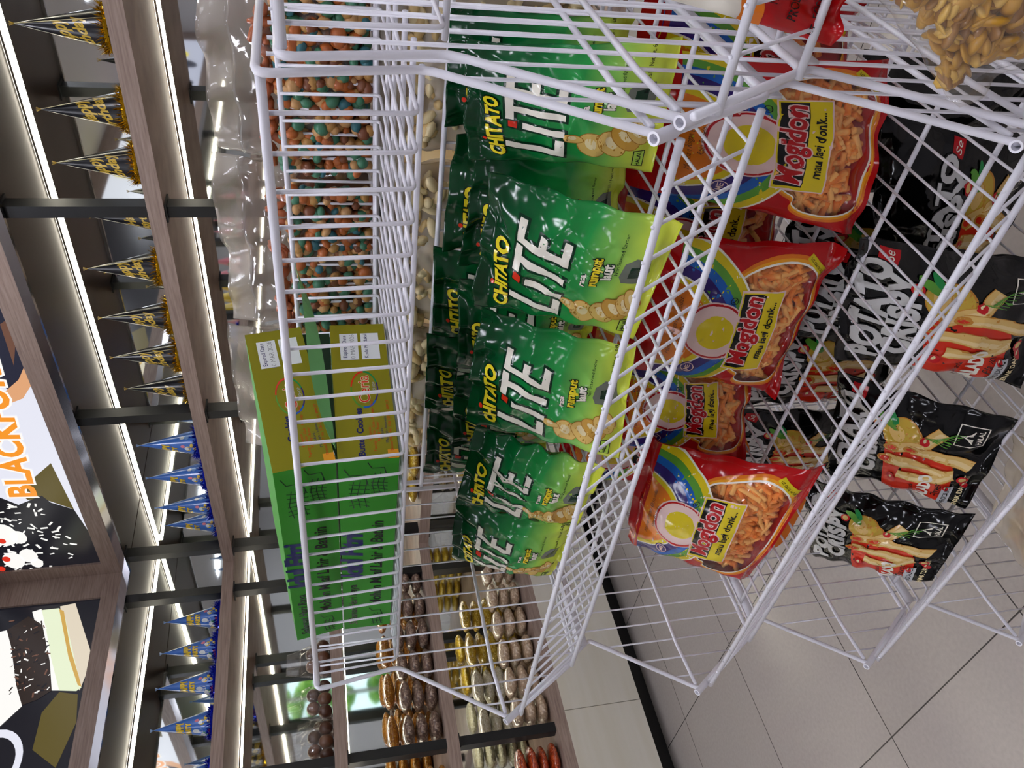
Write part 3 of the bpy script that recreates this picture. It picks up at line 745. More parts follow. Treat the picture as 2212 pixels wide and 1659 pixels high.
chip_bag(py((975, 1209), .735), py((985, 1078), .73), pz((1248, 1138), ZB), pz((1190, 1246), ZB), 5, 'small looking green chip bag at the left end of the front row', crease=.006)
def row(cx, w, y, zt, h, seed, label, lean=.02, tilt=0, yaw=0):
    b = zt-h; dx = math.cos(tilt)*w/2; dz = math.sin(tilt)*w/2; dy = math.sin(yaw)*w/2
    chip_bag((cx-dx, y+lean-dy, zt-dz), (cx+dx, y+lean+dy, zt+dz), (cx+dx, y+dy, b+.001), (cx-dx, y-dy, b+.001), seed, label, T=.05, front=(.2, -1, .1))
ZT = EYE-.150
row(-.335, .135, .855, ZT+.002, ZT-fz+.002, 11, 'green chip bag behind the upright one at the right frame', .012, 0)
row(-.488, .160, .850, ZT-.008, ZT-.008-fz, 12, 'dark topped green chip bag in the back row, second from the right', .01, -.05)
row(-.642, .150, .850, ZT+.003, ZT+.003-fz, 13, 'green chip bag in the middle of the back row against the wire divider', .01, .04)
row(-.786, .150, .850, ZT+.006, ZT+.006-fz, 14, 'green chip bag in the back row showing its whole brand line', .01, .03)
row(-.935, .150, .850, ZT-.002, ZT-.002-fz, 15, 'green chip bag in the back row, second from the left', .01, -.03)
row(-.470, .150, .782, ZT-.018, ZT-.018-fz, 16, 'green chip bag squeezed behind the big front one', .008, -.08)
row(-.640, .150, .782, ZT-.020, ZT-.020-fz, 17, 'green chip bag squeezed behind the middle front one', .008, .05)
row(-.800, .145, .785, ZT-.026, ZT-.026-fz, 18, 'green chip bag squeezed between the front and back rows on the left', .008, .02)

# ------------------------------------------------------------------ orange snack stick bags
WIN = [(3.6, 1.6), (2.0, 4.5), (2.0, 8.2), (3.0, 10.0), (4.4, 9.6), (5.0, 11.2), (6.4, 12.2), (8.5, 13.0), (15, 14.6), (17.3, 16.2), (19.5, 15.6), (21.5, 13.6), (22.4, 11), (23.2, 7), (22, 3.2), (19, 1.3), (12, .9), (7, 1.0)]
for _ in range(2): WIN = [p for a, b in zip(WIN, WIN[1:]+WIN[:1]) for p in ((a[0]*.75+b[0]*.25, a[1]*.75+b[1]*.25), (a[0]*.25+b[0]*.75, a[1]*.25+b[1]*.75))]
def grow(P, k, c=(12.4, 7.6)): return [(c[0]+(x-c[0])*k, c[1]+(y-c[1])*k) for x, y in P]
def clipc(P): return [(min(24.9, max(.1, x)), min(26.9, max(.1, y))) for x, y in P]
AM = Art(25, 27); A = AM
A.poly([(0, 0), (25, 0), (25, 27), (0, 27)], 'foil_red', .6, holes=[WIN])
A.poly(clipc(grow(WIN, 1.10)), 'ink_orange', 1.0, holes=[WIN])
A.poly(clipc(grow(WIN, 1.055)), 'ink_amber', 1.3, holes=[WIN])
A.poly(clipc(grow(WIN, 1.018)), 'ink_white', 1.6, holes=[grow(WIN, .992)])
def half(r, m, L, cx=11, cy=25.0, ry=1.0):
    pts = [(cx+r*math.cos(a), cy+r*ry*math.sin(a)) for a in np.linspace(math.pi, 2*math.pi, 40)]
    pts = [(min(24.95, max(.05, x)), y) for x, y in pts]; A.poly(pts, m, L)
for r, mname, L in ((14.6, 'ink_white', 2.0), (14.3, 'ink_sun', 2.2), (13.2, 'ink_leafg', 2.4), (12.0, 'ink_blue', 2.6), (10.7, 'ink_purple', 2.8), (8.9, 'ink_white', 3.0), (8.6, 'ink_sun', 3.2), (7.6, 'ink_orange', 3.4)): half(r, mname, L)
A.rect(.05, 24.2, 24.95, 26.9, 'foil_red', 3.7)
A.text('Makanan Ringan Ekstrudat', 11, 22.7, 1.0, 'ink_brown', 4, shear=.3); A.text('Rasa Balado', 11, 21.4, 1.0, 'ink_brown', 4, shear=.3)
A.ell(3.8, 18.6, 1.35, 1.35, 'ink_purple', 4.2); A.ell(3.8, 18.6, 1.1, 1.1, 'ink_pink', 4.5, hole=.86); A.text('ME', 3.8, 18.6, 1.1, 'ink_pink', 4, bold=.02)
A.ell(11.8, 16.6, 5.3, 5.0, 'ink_pink', 4.6, n=44); A.ell(11.8, 16.6, 5.05, 4.75, 'ink_red', 4.9, n=44, hole=.93); A.ell(11.8, 16.4, 3.1, 2.9, 'ink_sun', 5.0, n=36)
rot = .06
def rr(x0, y0, x1, y1, m, L, A=AM): A.rect(x0, y0, x1, y1, m, L, rot=rot)
rr(5.6, 7.0, 19.4, 13.7, 'ink_pink', 5.6); rr(5.8, 7.2, 19.2, 13.5, 'ink_sun', 5.9); rr(6.2, 9.9, 18.9, 13.3, 'ink_black', 6.2)
A.text('Mogidon', 12.5, 11.6, 4.1, 'ink_red', 6.6, rot=rot, bold=.03, shear=.2, outline='ink_pink', ow=.05, sx=.82)
A.text('mau lagi donk...', 12.9, 8.5, 1.75, 'ink_black', 6.6, rot=rot, bold=.02, shear=.15, sx=.9)
A.ell(17.6, 15.0, .55, .55, 'ink_black', 5.6, hole=.8); A.text('R', 17.6, 15.0, .8, 'ink_black', 5)
A.poly([(20.5, 1.7), (23.3, 5.0), (23.9, 4.2), (21.3, 1.0)], 'ink_sun', 2.0); A.text('BPOM RI MD 271', 22.2, 3.0, .5, 'ink_black', 2.4, rot=.87)
AM.bake(.55)
AMT = Art(25, 29.4); AMT.bm = list(AM.bm); AMT.mats = AM.mats; AMT.rect(0, 26.8, 25, 29.4, 'foil_red', .7); AMT.bake(.55)
M = mat('snack_stick', 'ff9030', .75); noise_col(M, 60, [(.3, 'f07a1c'), (.5, 'fb963a'), (.7, 'ffc06a')]); add_bump(M, 300, .5, dist=.001)
mat('snack_deep', 'd0701e', .9); mat('snack_pale', 'ffbe68', .75)
def sticks(P, seed, poly, W, H, n=300, L=(.028, .045), r=.0041, depth=.006, layers=3):
    R = random.Random(seed); q = MB(); k = 0
    xs = [p[0] for p in poly]; ys = [p[1] for p in poly]
    def inside(x, y):
        c = False; j = len(poly)-1
        for i in range(len(poly)):
            if (poly[i][1] > y) != (poly[j][1] > y) and x < (poly[j][0]-poly[i][0])*(y-poly[i][1])/(poly[j][1]-poly[i][1])+poly[i][0]: c = not c
            j = i
        return c
    while k < n:
        x, y = R.uniform(min(xs), max(xs)), R.uniform(min(ys), max(ys))
        if not inside(x, y): continue
        k += 1; u, v = np.array([x/W]), np.array([y/H]); c = P.pos(u, v)[0]; nn = P.nrm(u, v)[0]
        e = .01; a = P.pos(u+e, v)[0]-c; a /= np.linalg.norm(a); b = np.cross(nn, a); w = R.uniform(0, math.pi)
        d = a*math.cos(w)+b*math.sin(w); l = R.uniform(*L)/2; lay = k % layers
        th = float(np.linalg.norm(P.pos(u, v, 1)-P.pos(u, v, -1)))
        if th < .017: continue
        if th < .03: l *= .7
        d = d+nn*R.uniform(-.12, .12); c = c-nn*min(r+.0095+lay*depth+R.uniform(0, .002), th-.007); bend = b*R.uniform(-.002, .002)
        q.tube([c-d*l, c-d*l*.9+nn*0, c+bend, c+d*l*.9, c+d*l], r*R.uniform(.85, 1.1), R.choice(['snack_stick', 'snack_stick', 'snack_pale']), 6)
    return q
def inner(P, poly, W, H, m, off):
    q = MB(); N = 16; vs = []; fs = []
    x0, x1, y0, y1 = min(p[0] for p in poly), max(p[0] for p in poly), min(p[1] for p in poly), max(p[1] for p in poly)
    U, V = np.meshgrid(np.linspace(x0/W, x1/W, N), np.linspace(y0/H, y1/H, N)); U = U.ravel(); V = V.ravel()
    p = P.pos(U, V)-P.nrm(U, V)*off
    fs = [(j*N+i, j*N+i+1, (j+1)*N+i+1, (j+1)*N+i) for j in range(N-1) for i in range(N-1)]; q.add(p, fs, m); return q
def stick_bag(tl, tr, brr, bl, seed, label, T=.085, n=330, front=None, art=None):
    art = art or AM
    c = (np.array(bl)+np.array(brr))/2
    t = thing('snack_stick_bag', label, 'snack bag', tuple(c), 'orange snack stick bags')
    P = Pillow(tl, tr, brr, bl, T, seed, st=.06, sb=.045, pinch=.05, crease=.005, back=.6, roundness=.6, fold=2.0, bulge_low=.3, front=front)
    bag_obj(P, 'printed_pouch', t, nu=56, nv=60, front='film_window', back='foil_red', art=art)
    q = sticks(P, seed, grow(WIN, 1.04), 25, art.H, n); inn = inner(P, WIN, 25, art.H, 'snack_deep', .026); q.add(inn.v, inn.f, 'snack_deep')
    tag(build(q, 'snack_sticks', t), kind='stuff')
    return t
z2 = TZ[1]-.118+.008
stick_bag(py((1345, 400), .80), py((1370, 100), .83), pz((1935, 130), z2), pz((1848, 512), z2), 21, 'orange snack stick bag at the right end of its basket, half behind the frame', n=400, art=AMT)
stick_bag(py((1340, 790), .79), py((1405, 500), .80), pz((1822, 522), z2), pz((1668, 848), z2), 22, 'orange snack stick bag in the middle of the second basket, red seal folded', n=400, art=AMT)
stick_bag(py((1350, 1170), .74), py((1398, 948), .76), pz((1778, 1018), z2), pz((1612, 1258), z2), 23, 'leftmost orange snack stick bag, leaning forward over the basket floor', n=380)
stick_bag((-.90, .80, EYE-.44), (-.76, .86, EYE-.44), (-.74, .82, z2), (-.90, .74, z2), 24, 'orange snack stick bag turned sideways between two upright ones', T=.06, n=200)
stick_bag((-.665, .885, EYE-.372), (-.455, .885, EYE-.374), (-.455, .88, z2), (-.665, .88, z2), 25, 'orange snack bag at the back behind the middle one', T=.05, n=60, front=(0, -1, .2))
stick_bag((-.445, .885, EYE-.374), (-.245, .885, EYE-.372), (-.245, .88, z2), (-.445, .88, z2), 27, 'orange snack bag at the back behind the right hand one', T=.05, n=60, front=(0, -1, .2))
stick_bag((-.885, .885, EYE-.374), (-.675, .885, EYE-.378), (-.675, .88, z2), (-.885, .88, z2), 28, 'orange snack bag at the back behind the sideways one', T=.05, n=60, front=(0, -1, .2))
stick_bag((-1.10, .885, EYE-.395), (-.895, .885, EYE-.39), (-.895, .88, z2), (-1.10, .88, z2), 26, 'orange snack bag at the back behind the leftmost one', T=.05, n=60, front=(0, -1, .2))

# ------------------------------------------------------------------ black potato snack bags
AP = Art(22, 24); A = AP
for s_, y, k in (('POTATO', 21.0, 4.3), ('CRISPY', 17.7, 4.3)): A.text(s_, 10.8, y, k, 'ink_letter', 4, rot=.05, bold=.06, sx=.92, space=1.12, outline='ink_black', ow=.04)
A.poly([(0, 3.6), (0, 14.2), (13.2, 15.3), (12.6, 6), (9, 4.4)], 'ink_scarlet', 1)
def fry(pts, w, L, end=True):
    A.curve(pts, w+.25, 'ink_fryd', L); A.curve(pts, w, 'ink_fry', L+.25); A.curve([(x-w*.12, y) for x, y in pts], w*.4, 'ink_fryl', L+.4)
    if end: A.ell(pts[0][0], pts[0][1], w*.42, w*.62, 'ink_fryd', L+.55, n=14); A.ell(pts[0][0], pts[0][1], w*.25, w*.42, 'ink_scarlet', L+.65, n=12)
A.ell(14.8, 13.2, 3.4, 2.9, 'ink_fryd', 2, rot=.4); A.ell(14.8, 13.3, 3.2, 2.7, 'ink_potato', 2.2, rot=.4); A.ell(15.0, 14.0, 1.8, 1.2, 'ink_fry', 2.35, rot=.4)
fry([(11.6, 14.2), (12.6, 12), (14.0, 9.8), (16.0, 8.6), (17.2, 7.8)], 2.0, 3)
fry([(12.2, 11.4), (12.6, 9), (11.9, 6), (10.7, 2.5)], 1.9, 4.2)
fry([(8.9, 14.6), (9.2, 12), (9.0, 9), (8.2, 6.2), (8.6, 4.4)], 2.0, 5.2)
fry([(6.0, 12.2), (5.9, 9), (6.6, 6.4), (8.2, 4.6)], 1.8, 5.4, False)
for x, y, a, b in ((4.4, 13.0, 1.0, .7), (14.9, 9.9, .9, .6), (4.6, 4.6, .9, .4), (6.0, 2.4, 1.4, .45)): A.ell(x, y, a, b, 'ink_chili', 6.4, rot=.5, n=14); A.ell(x+.2, y+.1, a*.4, b*.35, 'ink_cream', 6.6, n=10)
for x, y in ((7.7, 2.9), (16.0, 17.0)): A.ell(x, y, .95, .8, 'ink_chili', 6.2, n=18); A.ell(x, y, .62, .5, 'ink_fry', 6.5, n=14)
A.ell(16.9, 15.6, 2.0, .7, 'ink_leafg', 6.3, rot=.9, n=16); A.ell(17.9, 15.0, 1.4, .5, 'ink_green', 6.4, rot=.5, n=14)
for i in range(7): A.curve([(15.6-.1*i, 10.2-.3*i), (15.2+.35*i, 8.6-.35*i), (14.6+.5*i, 6.8-.3*i)], .12, 'ink_leafg', 6.6)
A.text('BALADO', 3.4, 7.6, 2.6, 'ink_white', 6, rot=.05, bold=.05, sx=.75); A.text('Snack', 2.6, 9.6, 1.3, 'ink_black', 3, shear=.5, rot=.1); A.text('Flavor', 4.0, 5.7, 1.7, 'ink_black', 6, shear=.5, rot=.1)
A.poly([(.3, 3.2), (.3, 4.9), (5.2, 5.1), (5.2, 3.5)], 'ink_silver', 6.2); A.text('PRODUCT', 2.8, 4.1, 1.15, 'ink_black', 6.6, rot=.05)
A.text('ENAK DAN LEZAT', 4.6, 2.2, 1.05, 'ink_cream', 2, rot=.04, bold=.03)
A.rect(15.4, 2.4, 19.4, 6.2, 'ink_white', 2); A.rect(15.55, 2.55, 19.25, 6.05, 'ink_black', 2.4); A.text('HALAL', 17.4, 3.2, .95, 'ink_white', 3, bold=.03)
for i in range(4): A.curve([(16.2+.25*i, 4.0), (17.3, 5.0+.25*i), (18.5-.25*i, 4.0+.05*i)], .14, 'ink_white', 3)
A.poly([(19.0, 19.5), (19.2, 21.6), (21.2, 21.5), (21.1, 19.3)], 'ink_red', 3); A.text('Se', 20.1, 20.4, 1.5, 'ink_white', 3.4, shear=.3)
AP.bake(.5)
def black_bag(tl, tr, brr, bl, seed, label, T=.06, front=None, crease=.007, back='foil_black', art=None):
    c = (np.array(bl)+np.array(brr))/2
    t = thing('snack_bag', label, 'snack bag', tuple(c), 'black potato snack bags')
    P = Pillow(tl, tr, brr, bl, T, seed, st=.06, sb=.06, pinch=.06, crease=crease, back=.7, roundness=.62, fold=1.4, bulge_low=.3, front=front)
    bag_obj(P, 'printed_pouch', t, nu=56, nv=60, front='foil_black', back=back, art=art or AP)
    return t
z3 = TZ[2]-.118+.008
AP2 = Art(22, 36); AP2.bm = [(v, f, mi, L) for v, f, mi, L in AP.bm]; AP2.mats = AP.mats; AP2.ell(11, 32.5, 1.5, .8, 'hole_dark', 1); AP2.bake(.6)
black_bag(py((1795, 775), .72), py((1850, 505), .72), pz((2310, 560), z3), pz((2195, 828), z3), 31, 'black potato snack bag with its red flavour box catching light', T=.08)
P0a, P0b = py((1866, 622), .83), py((1905, 240), .85)
black_bag(P0a, P0b, (P0b[0], .80, z3), (P0a[0], .80, z3), 38, 'black potato snack bag at the right end of its row with plain top half', T=.07, art=AP2)
black_bag(py((1790, 1015), .74), py((1810, 800), .76), pz((2200, 905), z3), pz((2085, 1098), z3), 32, 'black potato snack bag in the middle with fries and white halal mark')
black_bag(py((1745, 1200), .72), py((1750, 1035), .74), pz((2105, 1115), z3), pz((2010, 1262), z3), 33, 'leftmost black potato snack bag with a fold of its seal poking out below')
black_bag((-.70, .82, EYE-.675), (-.54, .83, EYE-.675), (-.56, .78, z3), (-.72, .74, z3), 34, 'black potato snack bag behind the middle one, mostly hidden by wires')
black_bag((-.90, .865, EYE-.675), (-.70, .865, EYE-.672), (-.70, .86, z3), (-.90, .86, z3), 35, 'black potato snack bag at the back behind the middle bag', front=(0, -1, .2))
black_bag((-1.08, .855, EYE-.685), (-.90, .86, EYE-.68), (-.90, .84, z3), (-1.08, .84, z3), 36, 'black potato snack bag at the back behind the leftmost bag', front=(0, -1, .2))
black_bag((-.50, .885, EYE-.675), (-.30, .885, EYE-.67), (-.30, .88, z3), (-.50, .88, z3), 37, 'plain backed black snack bag under the right hand orange bag', front=(0, 1, .2))

black_bag((-.69, .89, EYE-.668), (-.515, .89, EYE-.668), (-.515, .885, z3), (-.69, .885, z3), 39, 'black potato snack bag at the very back between two others', front=(0, -1, .2), T=.045)

# ------------------------------------------------------------------ cookie boxes
def lay(q, A, o, ux, uy, n, k=.0002):
    """print laid flat: o origin, ux / uy world vectors per unit, n outward"""
    V, F, MI = A.done; o, ux, uy, n = (np.array(t, float) for t in (o, ux, uy, n))
    P = o+V[:, :1]*ux+V[:, 1:2]*uy+V[:, 2:3]*n*k; i0 = len(q.v)
    q.v += [tuple(map(float, p)) for p in P]; q.f += [tuple(i0+i for i in f) for f in F]; q.m += [q.slot(A.mats[i]) for i in MI]
AL = Art(43, 7); A = AL      # long green side
A.text('Idul Fitri', 21.5, 5.55, 4.0, 'ink_navy', 1, shear=.25, bold=.04, sx=.95, space=.92); A.text('Selamat Hari Raya', 7.6, 5.6, 1.7, 'ink_black', 1, shear=.25, bold=.015)
A.text('Mohon Maaf Lahir & Bathin', 18.5, 2.3, 2.3, 'ink_black', 1, shear=.25, bold=.02, sx=.9)
for cx, cy, k in ((36.5, 4.6, 1), (38.5, 2.2, .8), (2.8, 2.0, .7)):
    for i in range(6): A.curve([(cx-3*k+i*.9*k, cy-1.2*k), (cx-2.4*k+i*.8*k, cy+.2*k), (cx-2.6*k+i*.9*k, cy+1.3*k)], .10, 'ink_dkgreen', 1)
    for i in range(3): A.curve([(cx-3.2*k, cy-.9*k+i*.8*k), (cx-.5*k, cy-.5*k+i*.8*k), (cx+2.4*k, cy-.9*k+i*.8*k)], .10, 'ink_dkgreen', 1.3)
    A.curve([(cx+1.6*k, cy-1*k), (cx+3.6*k, cy-.6*k), (cx+3.6*k, cy+1.2*k), (cx+5*k, cy+1.8*k)], .13, 'ink_dkgreen', 1.6)
AL.bake(0)
AE = Art(21, 7); A = AE      # olive end
A.rect(15.0, 3.6, 19.4, 5.9, 'ink_paper', 1); A.rect(15.0, .9, 19.4, 3.2, 'ink_paper', 1)
A.text('Expired Date', 17.2, 5.3, .72, 'ink_navy', 1.4); A.text('10 MAR 2026', 17.0, 4.3, .8, 'ink_grey', 1.4); A.text('Kode Produksi', 17.2, 2.6, .68, 'ink_navy', 1.4)
for a0, a1, m in ((0, 80, 'ink_scarlet'), (80, 170, 'ink_leafg'), (170, 230, 'ink_blue'), (230, 290, 'ink_purple'), (290, 360, 'ink_green')): A.ell(10.2, 3.3, 2.9, 1.7, m, 1, n=12, a0=a0, a1=a1, hole=.9)
A.text('Ceria', 10.2, 3.3, 1.9, 'ink_scarlet', 1.4, outline='ink_cream', ow=.04); A.text('BISHOP', 10.4, 2.1, .5, 'ink_silver', 1.4)
A.text('Butter Cookies', 3.9, 4.2, 1.1, 'ink_navy', 1.4, bold=.03)
for i, (s_, c) in enumerate((('Komposisi :', 'ink_scarlet'), ('Tepung - Coklat - Gula - Mentega - Telur', 'ink_scarlet'), ('Kacang - Butter', 'ink_scarlet'), ('Produksi :', 'ink_navy'), ('Maju Jaya - Indonesia', 'ink_navy'), ('Dinkes P-IRT No. 5 06 1271 01 0099.27', 'ink_scarlet'))):
    A.text(s_, 3.2+.08*len(s_)*.5, 3.1-i*.48, .45, c, 1.4)
AE.bake(0)
mat('box_green', '2c8a1c', .5, spec=.3, bump=(40, .05, 'noise', .002)); mat('box_olive', '8a8412', .5, spec=.3); mat('box_gap_shade', '123016', .7)
def cookie_box(c, yaw, tilt, label, lid=None):
    """c: near right bottom corner; green side runs left, olive end runs back"""
    L, D, H = .43, .21, .067
    gx = np.array([-math.cos(yaw), math.sin(yaw), 0]); ox = np.array([math.sin(yaw), math.cos(yaw), 0]); up = np.array([0, 0, 1.])
    if tilt:
        ox2 = ox*math.cos(tilt)+up*math.sin(tilt); up = up*math.cos(tilt)-ox*math.sin(tilt); ox = ox2
    c = np.array(c, float); t = thing('cookie_box', label, 'box', tuple(c), 'green cookie boxes')
    P = lambda a, b, h: c+gx*a+ox*b+up*h
    q = MB(); q.add([P(0,0,0), P(L,0,0), P(L,D,0), P(0,D,0), P(0,0,H), P(L,0,H), P(L,D,H), P(0,D,H)], [(0,3,2,1), (0,1,5,4), (1,2,6,5), (2,3,7,6), (4,5,6,7)], 'box_green')
    q.add([P(0,0,0), P(0,D,0), P(0,D,H), P(0,0,H)], [(0,1,2,3)], 'box_olive')
    lay(q, AL, P(L, 0, 0), -gx*.01, up*.0095, np.cross(up, gx)*-1 if np.cross(up, gx)@np.array([0, -1, 0]) < 0 else np.cross(up, gx))
    lay(q, AE, P(0, 0, 0), ox*.01, up*.0095, -gx)
    q.add([P(-.0003, 0, 0), P(-.0003, .012, 0), P(-.0003, .012, .012), P(-.0003, 0, .012)], [(0,1,2,3)], 'ink_amber')
    build(q, 'carton', t, smooth=False)
    if lid:
        q = MB(); N = 14; fr = []
        for i in range(N+1):
            b = .012+(D+.075)*i/N; k = i/N; hb = H+.001+.016*k+.022*k**4; ht = hb+.017*math.sin(math.pi*k**.8)+.0008
            fr.append((P(-.004-.012*k, b, hb), P(-.010-.020*k, b, ht)))
        for i in range(N):
            (a0, b0), (a1, b1) = fr[i], fr[i+1]; w = gx*.002
            q.add([a0, a1, b1, b0, a0+w, a1+w, b1+w, b0+w], [(0,1,2,3), (7,6,5,4), (0,4,5,1), (3,2,6,7)], 'ink_flap')
            q.add([P(.004, b_, H+.001) for b_ in (.01, D-.01)]+[P(.004, D-.01, H+.036), P(.004, .01, H+.002)], [(0,1,2,3)], 'box_gap_shade') if i == 0 else None  # dark sheet painted as the shade in the gap under the upper box
        build(q, 'lid_flap', t, smooth=False)
    return t
YW = .11
cb = (-.662, .590, TOPF+.004)
cookie_box(cb, YW, 0, 'green and olive cookie box lying lowest in the tray, lid flap open', lid=.05)
cookie_box((cb[0], cb[1]+.002, cb[2]+.069), YW, .16, 'green and olive cookie box stacked on top, tilted up at the back')
# ================================================================== BAGS ON THE FAR SIDE OF THE RACK
for n, h in dict(nut_tan='c99a62', nut_gold='b98a4a', nut_orange='b5622a', nut_brown='7a4426', nut_green='3f7a5c', nut_teal='2f6a72', cracker='a2542c', puff='ecd9a8', puff2='e2c488', flake='bd8a20', flake2='d4a948', flake3='966418', choc='4a2a18', choc2='6b4024').items():
    mat(n, h, .4, coat=.25)
def blobs(seed, n, box, mats, r=(.006, .010), flat=(.6, 1), faces='xyz', long=1.0):
    """heap of small pieces filling the near face and the top of a box-shaped region"""
    R = random.Random(seed); q = MB(); (x0, y0, z0), (x1, y1, z1) = box
    for i in range(n):
        rr = R.uniform(*r); f = R.random()
        x, y, z = R.uniform(x0, x1), R.uniform(y0, y1), R.uniform(z0, z1)
        if f < .62: y = y0+R.uniform(0, .014)
        elif f < .9: z = z1-R.uniform(0, .012)
        M = Matrix.Rotation(R.uniform(0, 6.28), 3, Vector((R.uniform(-1, 1), R.uniform(-1, 1), R.uniform(-1, 1))).normalized())
        q.ell((x, y, z), (rr*long, rr, rr*R.uniform(*flat)), R.choice(mats), 7, 5, M=M)
    return q
def clear_bag(name, label, cat, group, P, q, film_m, content='contents', loc=None, back=None):
    t = thing(name, label, cat, loc if loc is not None else tuple((P.c[2]+P.c[3])/2), group)
    if q is not None: tag(build(q, content, t), kind='stuff')
    bag_obj(P, 'clear_wrap', t, nu=36, nv=40, front=film_m, back=back or film_m)
    return t
nutm = ['nut_tan', 'nut_gold', 'nut_orange', 'nut_brown', 'nut_green', 'nut_teal', 'nut_tan', 'nut_orange', 'nut_green']
zt0 = TOPF+.010
for i, (x0, x1, lab) in enumerate(((-.515, -.255, 'clear bag of mixed nuts and green peas nearest the right frame'), (-.80, -.530, 'clear bag of mixed nuts beside the cookie boxes'), (-1.09, -.82, 'clear bag of mixed nuts hidden behind the cookie boxes'))):
    q = blobs(40+i, 620, ((x0+.006, .945, zt0), (x1-.006, 1.05, zt0+.105)), nutm, (.006, .0105))
    b = blobs(60+i, 26, ((x0+.01, .95, zt0+.112), (x1-.01, 1.0, zt0+.125)), ['cracker', 'nut_orange', 'cracker', 'nut_tan'], (.006, .009), long=2.4); q.add(b.v, b.f, 'cracker')
    q.box((x0+.012, .962, zt0-.002), (x1-.012, 1.05, zt0+.10), 'nut_brown')
    up = EYE+.125+.012*i
    P = Pillow((x0-.006, 1.03, up), (x1+.006, 1.03, up-.004), (x1, .99, zt0-.004), (x0, .99, zt0-.004), .125, 50+i, st=.18, sb=.01, pinch=.02, crease=.009, roundness=.3, fold=2.2, back=.9, front=(0, -1, .1))
    clear_bag('nut_bag', lab, 'nut bag', 'clear bags of mixed nuts', P, q, 'film_clear', 'mixed_nuts', back='film_wrap')
zf1 = TZ[0]-.118+.006
for i, (x0, x1, zz, lab) in enumerate(((-.50, -.25, .27, 'milky bag of pale puffed snacks behind the upright chip bag'), (-.79, -.52, .265, 'milky bag of pale puffed snacks behind the middle chip bags'), (-1.07, -.81, .255, 'milky bag of pale puffed snacks behind the left chip bags'))):
    q = blobs(80+i, 330, ((x0+.012, .965, zf1+.008), (x1-.012, 1.08, zf1+zz-.045)), ['puff', 'puff2', 'puff'], (.006, .009), long=2.2)
    q.box((x0+.02, .985, zf1+.004), (x1-.02, 1.08, zf1+zz-.055), 'puff2')
    P = Pillow((x0, 1.0, zf1+zz), (x1, 1.0, zf1+zz-.01), (x1, 1.01, zf1), (x0, 1.01, zf1), .12, 90+i, st=.14, sb=.02, pinch=.02, crease=.010, roundness=.33, fold=2.4, back=.9, front=(0, -1, .1))
    clear_bag('puffed_snack_bag', lab, 'snack bag', 'milky bags of puffed snacks', P, q, 'film_milky', 'puffed_snacks')

# ------------------------------------------------------------------ right hand unit
AR = Art(20, 24); A = AR
A.poly([(0, 10), (0, 24), (20, 24), (20, 19), (8, 11.5)], 'ink_white', 1); A.poly([(0, 8.2), (0, 10.6), (8, 12.2), (20, 20.4), (20, 17.2), (9, 9.8)], 'ink_orange', 1.5)
A.text('PRODUKSI', 6.0, 5.6, 1.6, 'ink_black', 2); A.text('FT. FOOD', 4.6, 2.6, 1.7, 'ink_black', 2); A.text('Makanan', 6.5, 8.0, 1.4, 'ink_black', 2)
AR.bake(.6)
P = Pillow(py((1300, -40), .555), py((1390, -300), .57), py((1850, -170), .565), py((1795, 100), .548), .035, 70, st=.05, sb=.05, pinch=.03, crease=.004, roundness=.6, fold=1.5, front=(.1, -1, .3))
t = thing('red_white_bag', 'red bag with white top and orange swoosh, cut by the upper photo edge', 'snack bag', tuple((P.c[2]+P.c[3])/2))
bag_obj(P, 'printed_pouch', t, nu=40, nv=44, front='foil_red', back='foil_red', art=AR)
def flakes(P, seed, n, mats, u=(.06, .94), v=(.08, .92), r=(.010, .017), depth=.02):
    R = random.Random(seed); q = MB()
    for i in range(n):
        a, b = R.uniform(*u), R.uniform(*v); c = P.pos(np.array([a]), np.array([b]))[0]; nn = P.nrm(np.array([a]), np.array([b]))[0]
        rr = R.uniform(*r); M = Matrix.Rotation(R.uniform(0, 6.28), 3, Vector((R.uniform(-1, 1), R.uniform(-1, 1), R.uniform(-1, 1))).normalized())
        q.ell(c-nn*(rr*.75+R.uniform(.002, depth)), (rr, rr*R.uniform(.5, .9), rr*R.uniform(.18, .4)), R.choice(mats), 9, 6, M=M)
    return q
P = Pillow(py((1850, -60), .52), py((2110, -330), .52), py((2440, 20), .50), py((2052, 222), .495), .07, 71, st=.05, sb=.05, pinch=.04, crease=.006, roundness=.6, fold=1.5, front=(.1, -1, .4))
clear_bag('chip_bag_clear', 'clear bag of yellow cassava chips hanging over the basket, top right corner', 'snack bag', None, P, flakes(P, 5, 420, ['flake', 'flake2', 'flake3', 'flake'], u=(.03, .97), v=(.045, .97), r=(.008, .013), depth=.012), 'film_clear', 'cassava_chips')
z4 = TZ[3]-.118+.008
P = Pillow(py((2138, 1128), .70), py((2195, 930), .72), pz((2420, 1080), z4), pz((2290, 1345), z4), .07, 72, st=.12, sb=.05, pinch=.04, crease=.006, roundness=.6, fold=1.2)
q = flakes(P, 6, 240, ['puff2', 'nut_tan', 'nut_orange'], v=(.05, .8), r=(.012, .02))
tt = clear_bag('wavy_chip_bag', 'clear bag of wavy chips in the lowest basket at the photo edge', 'snack bag', None, P, q, 'film_milky', 'wavy_chips')

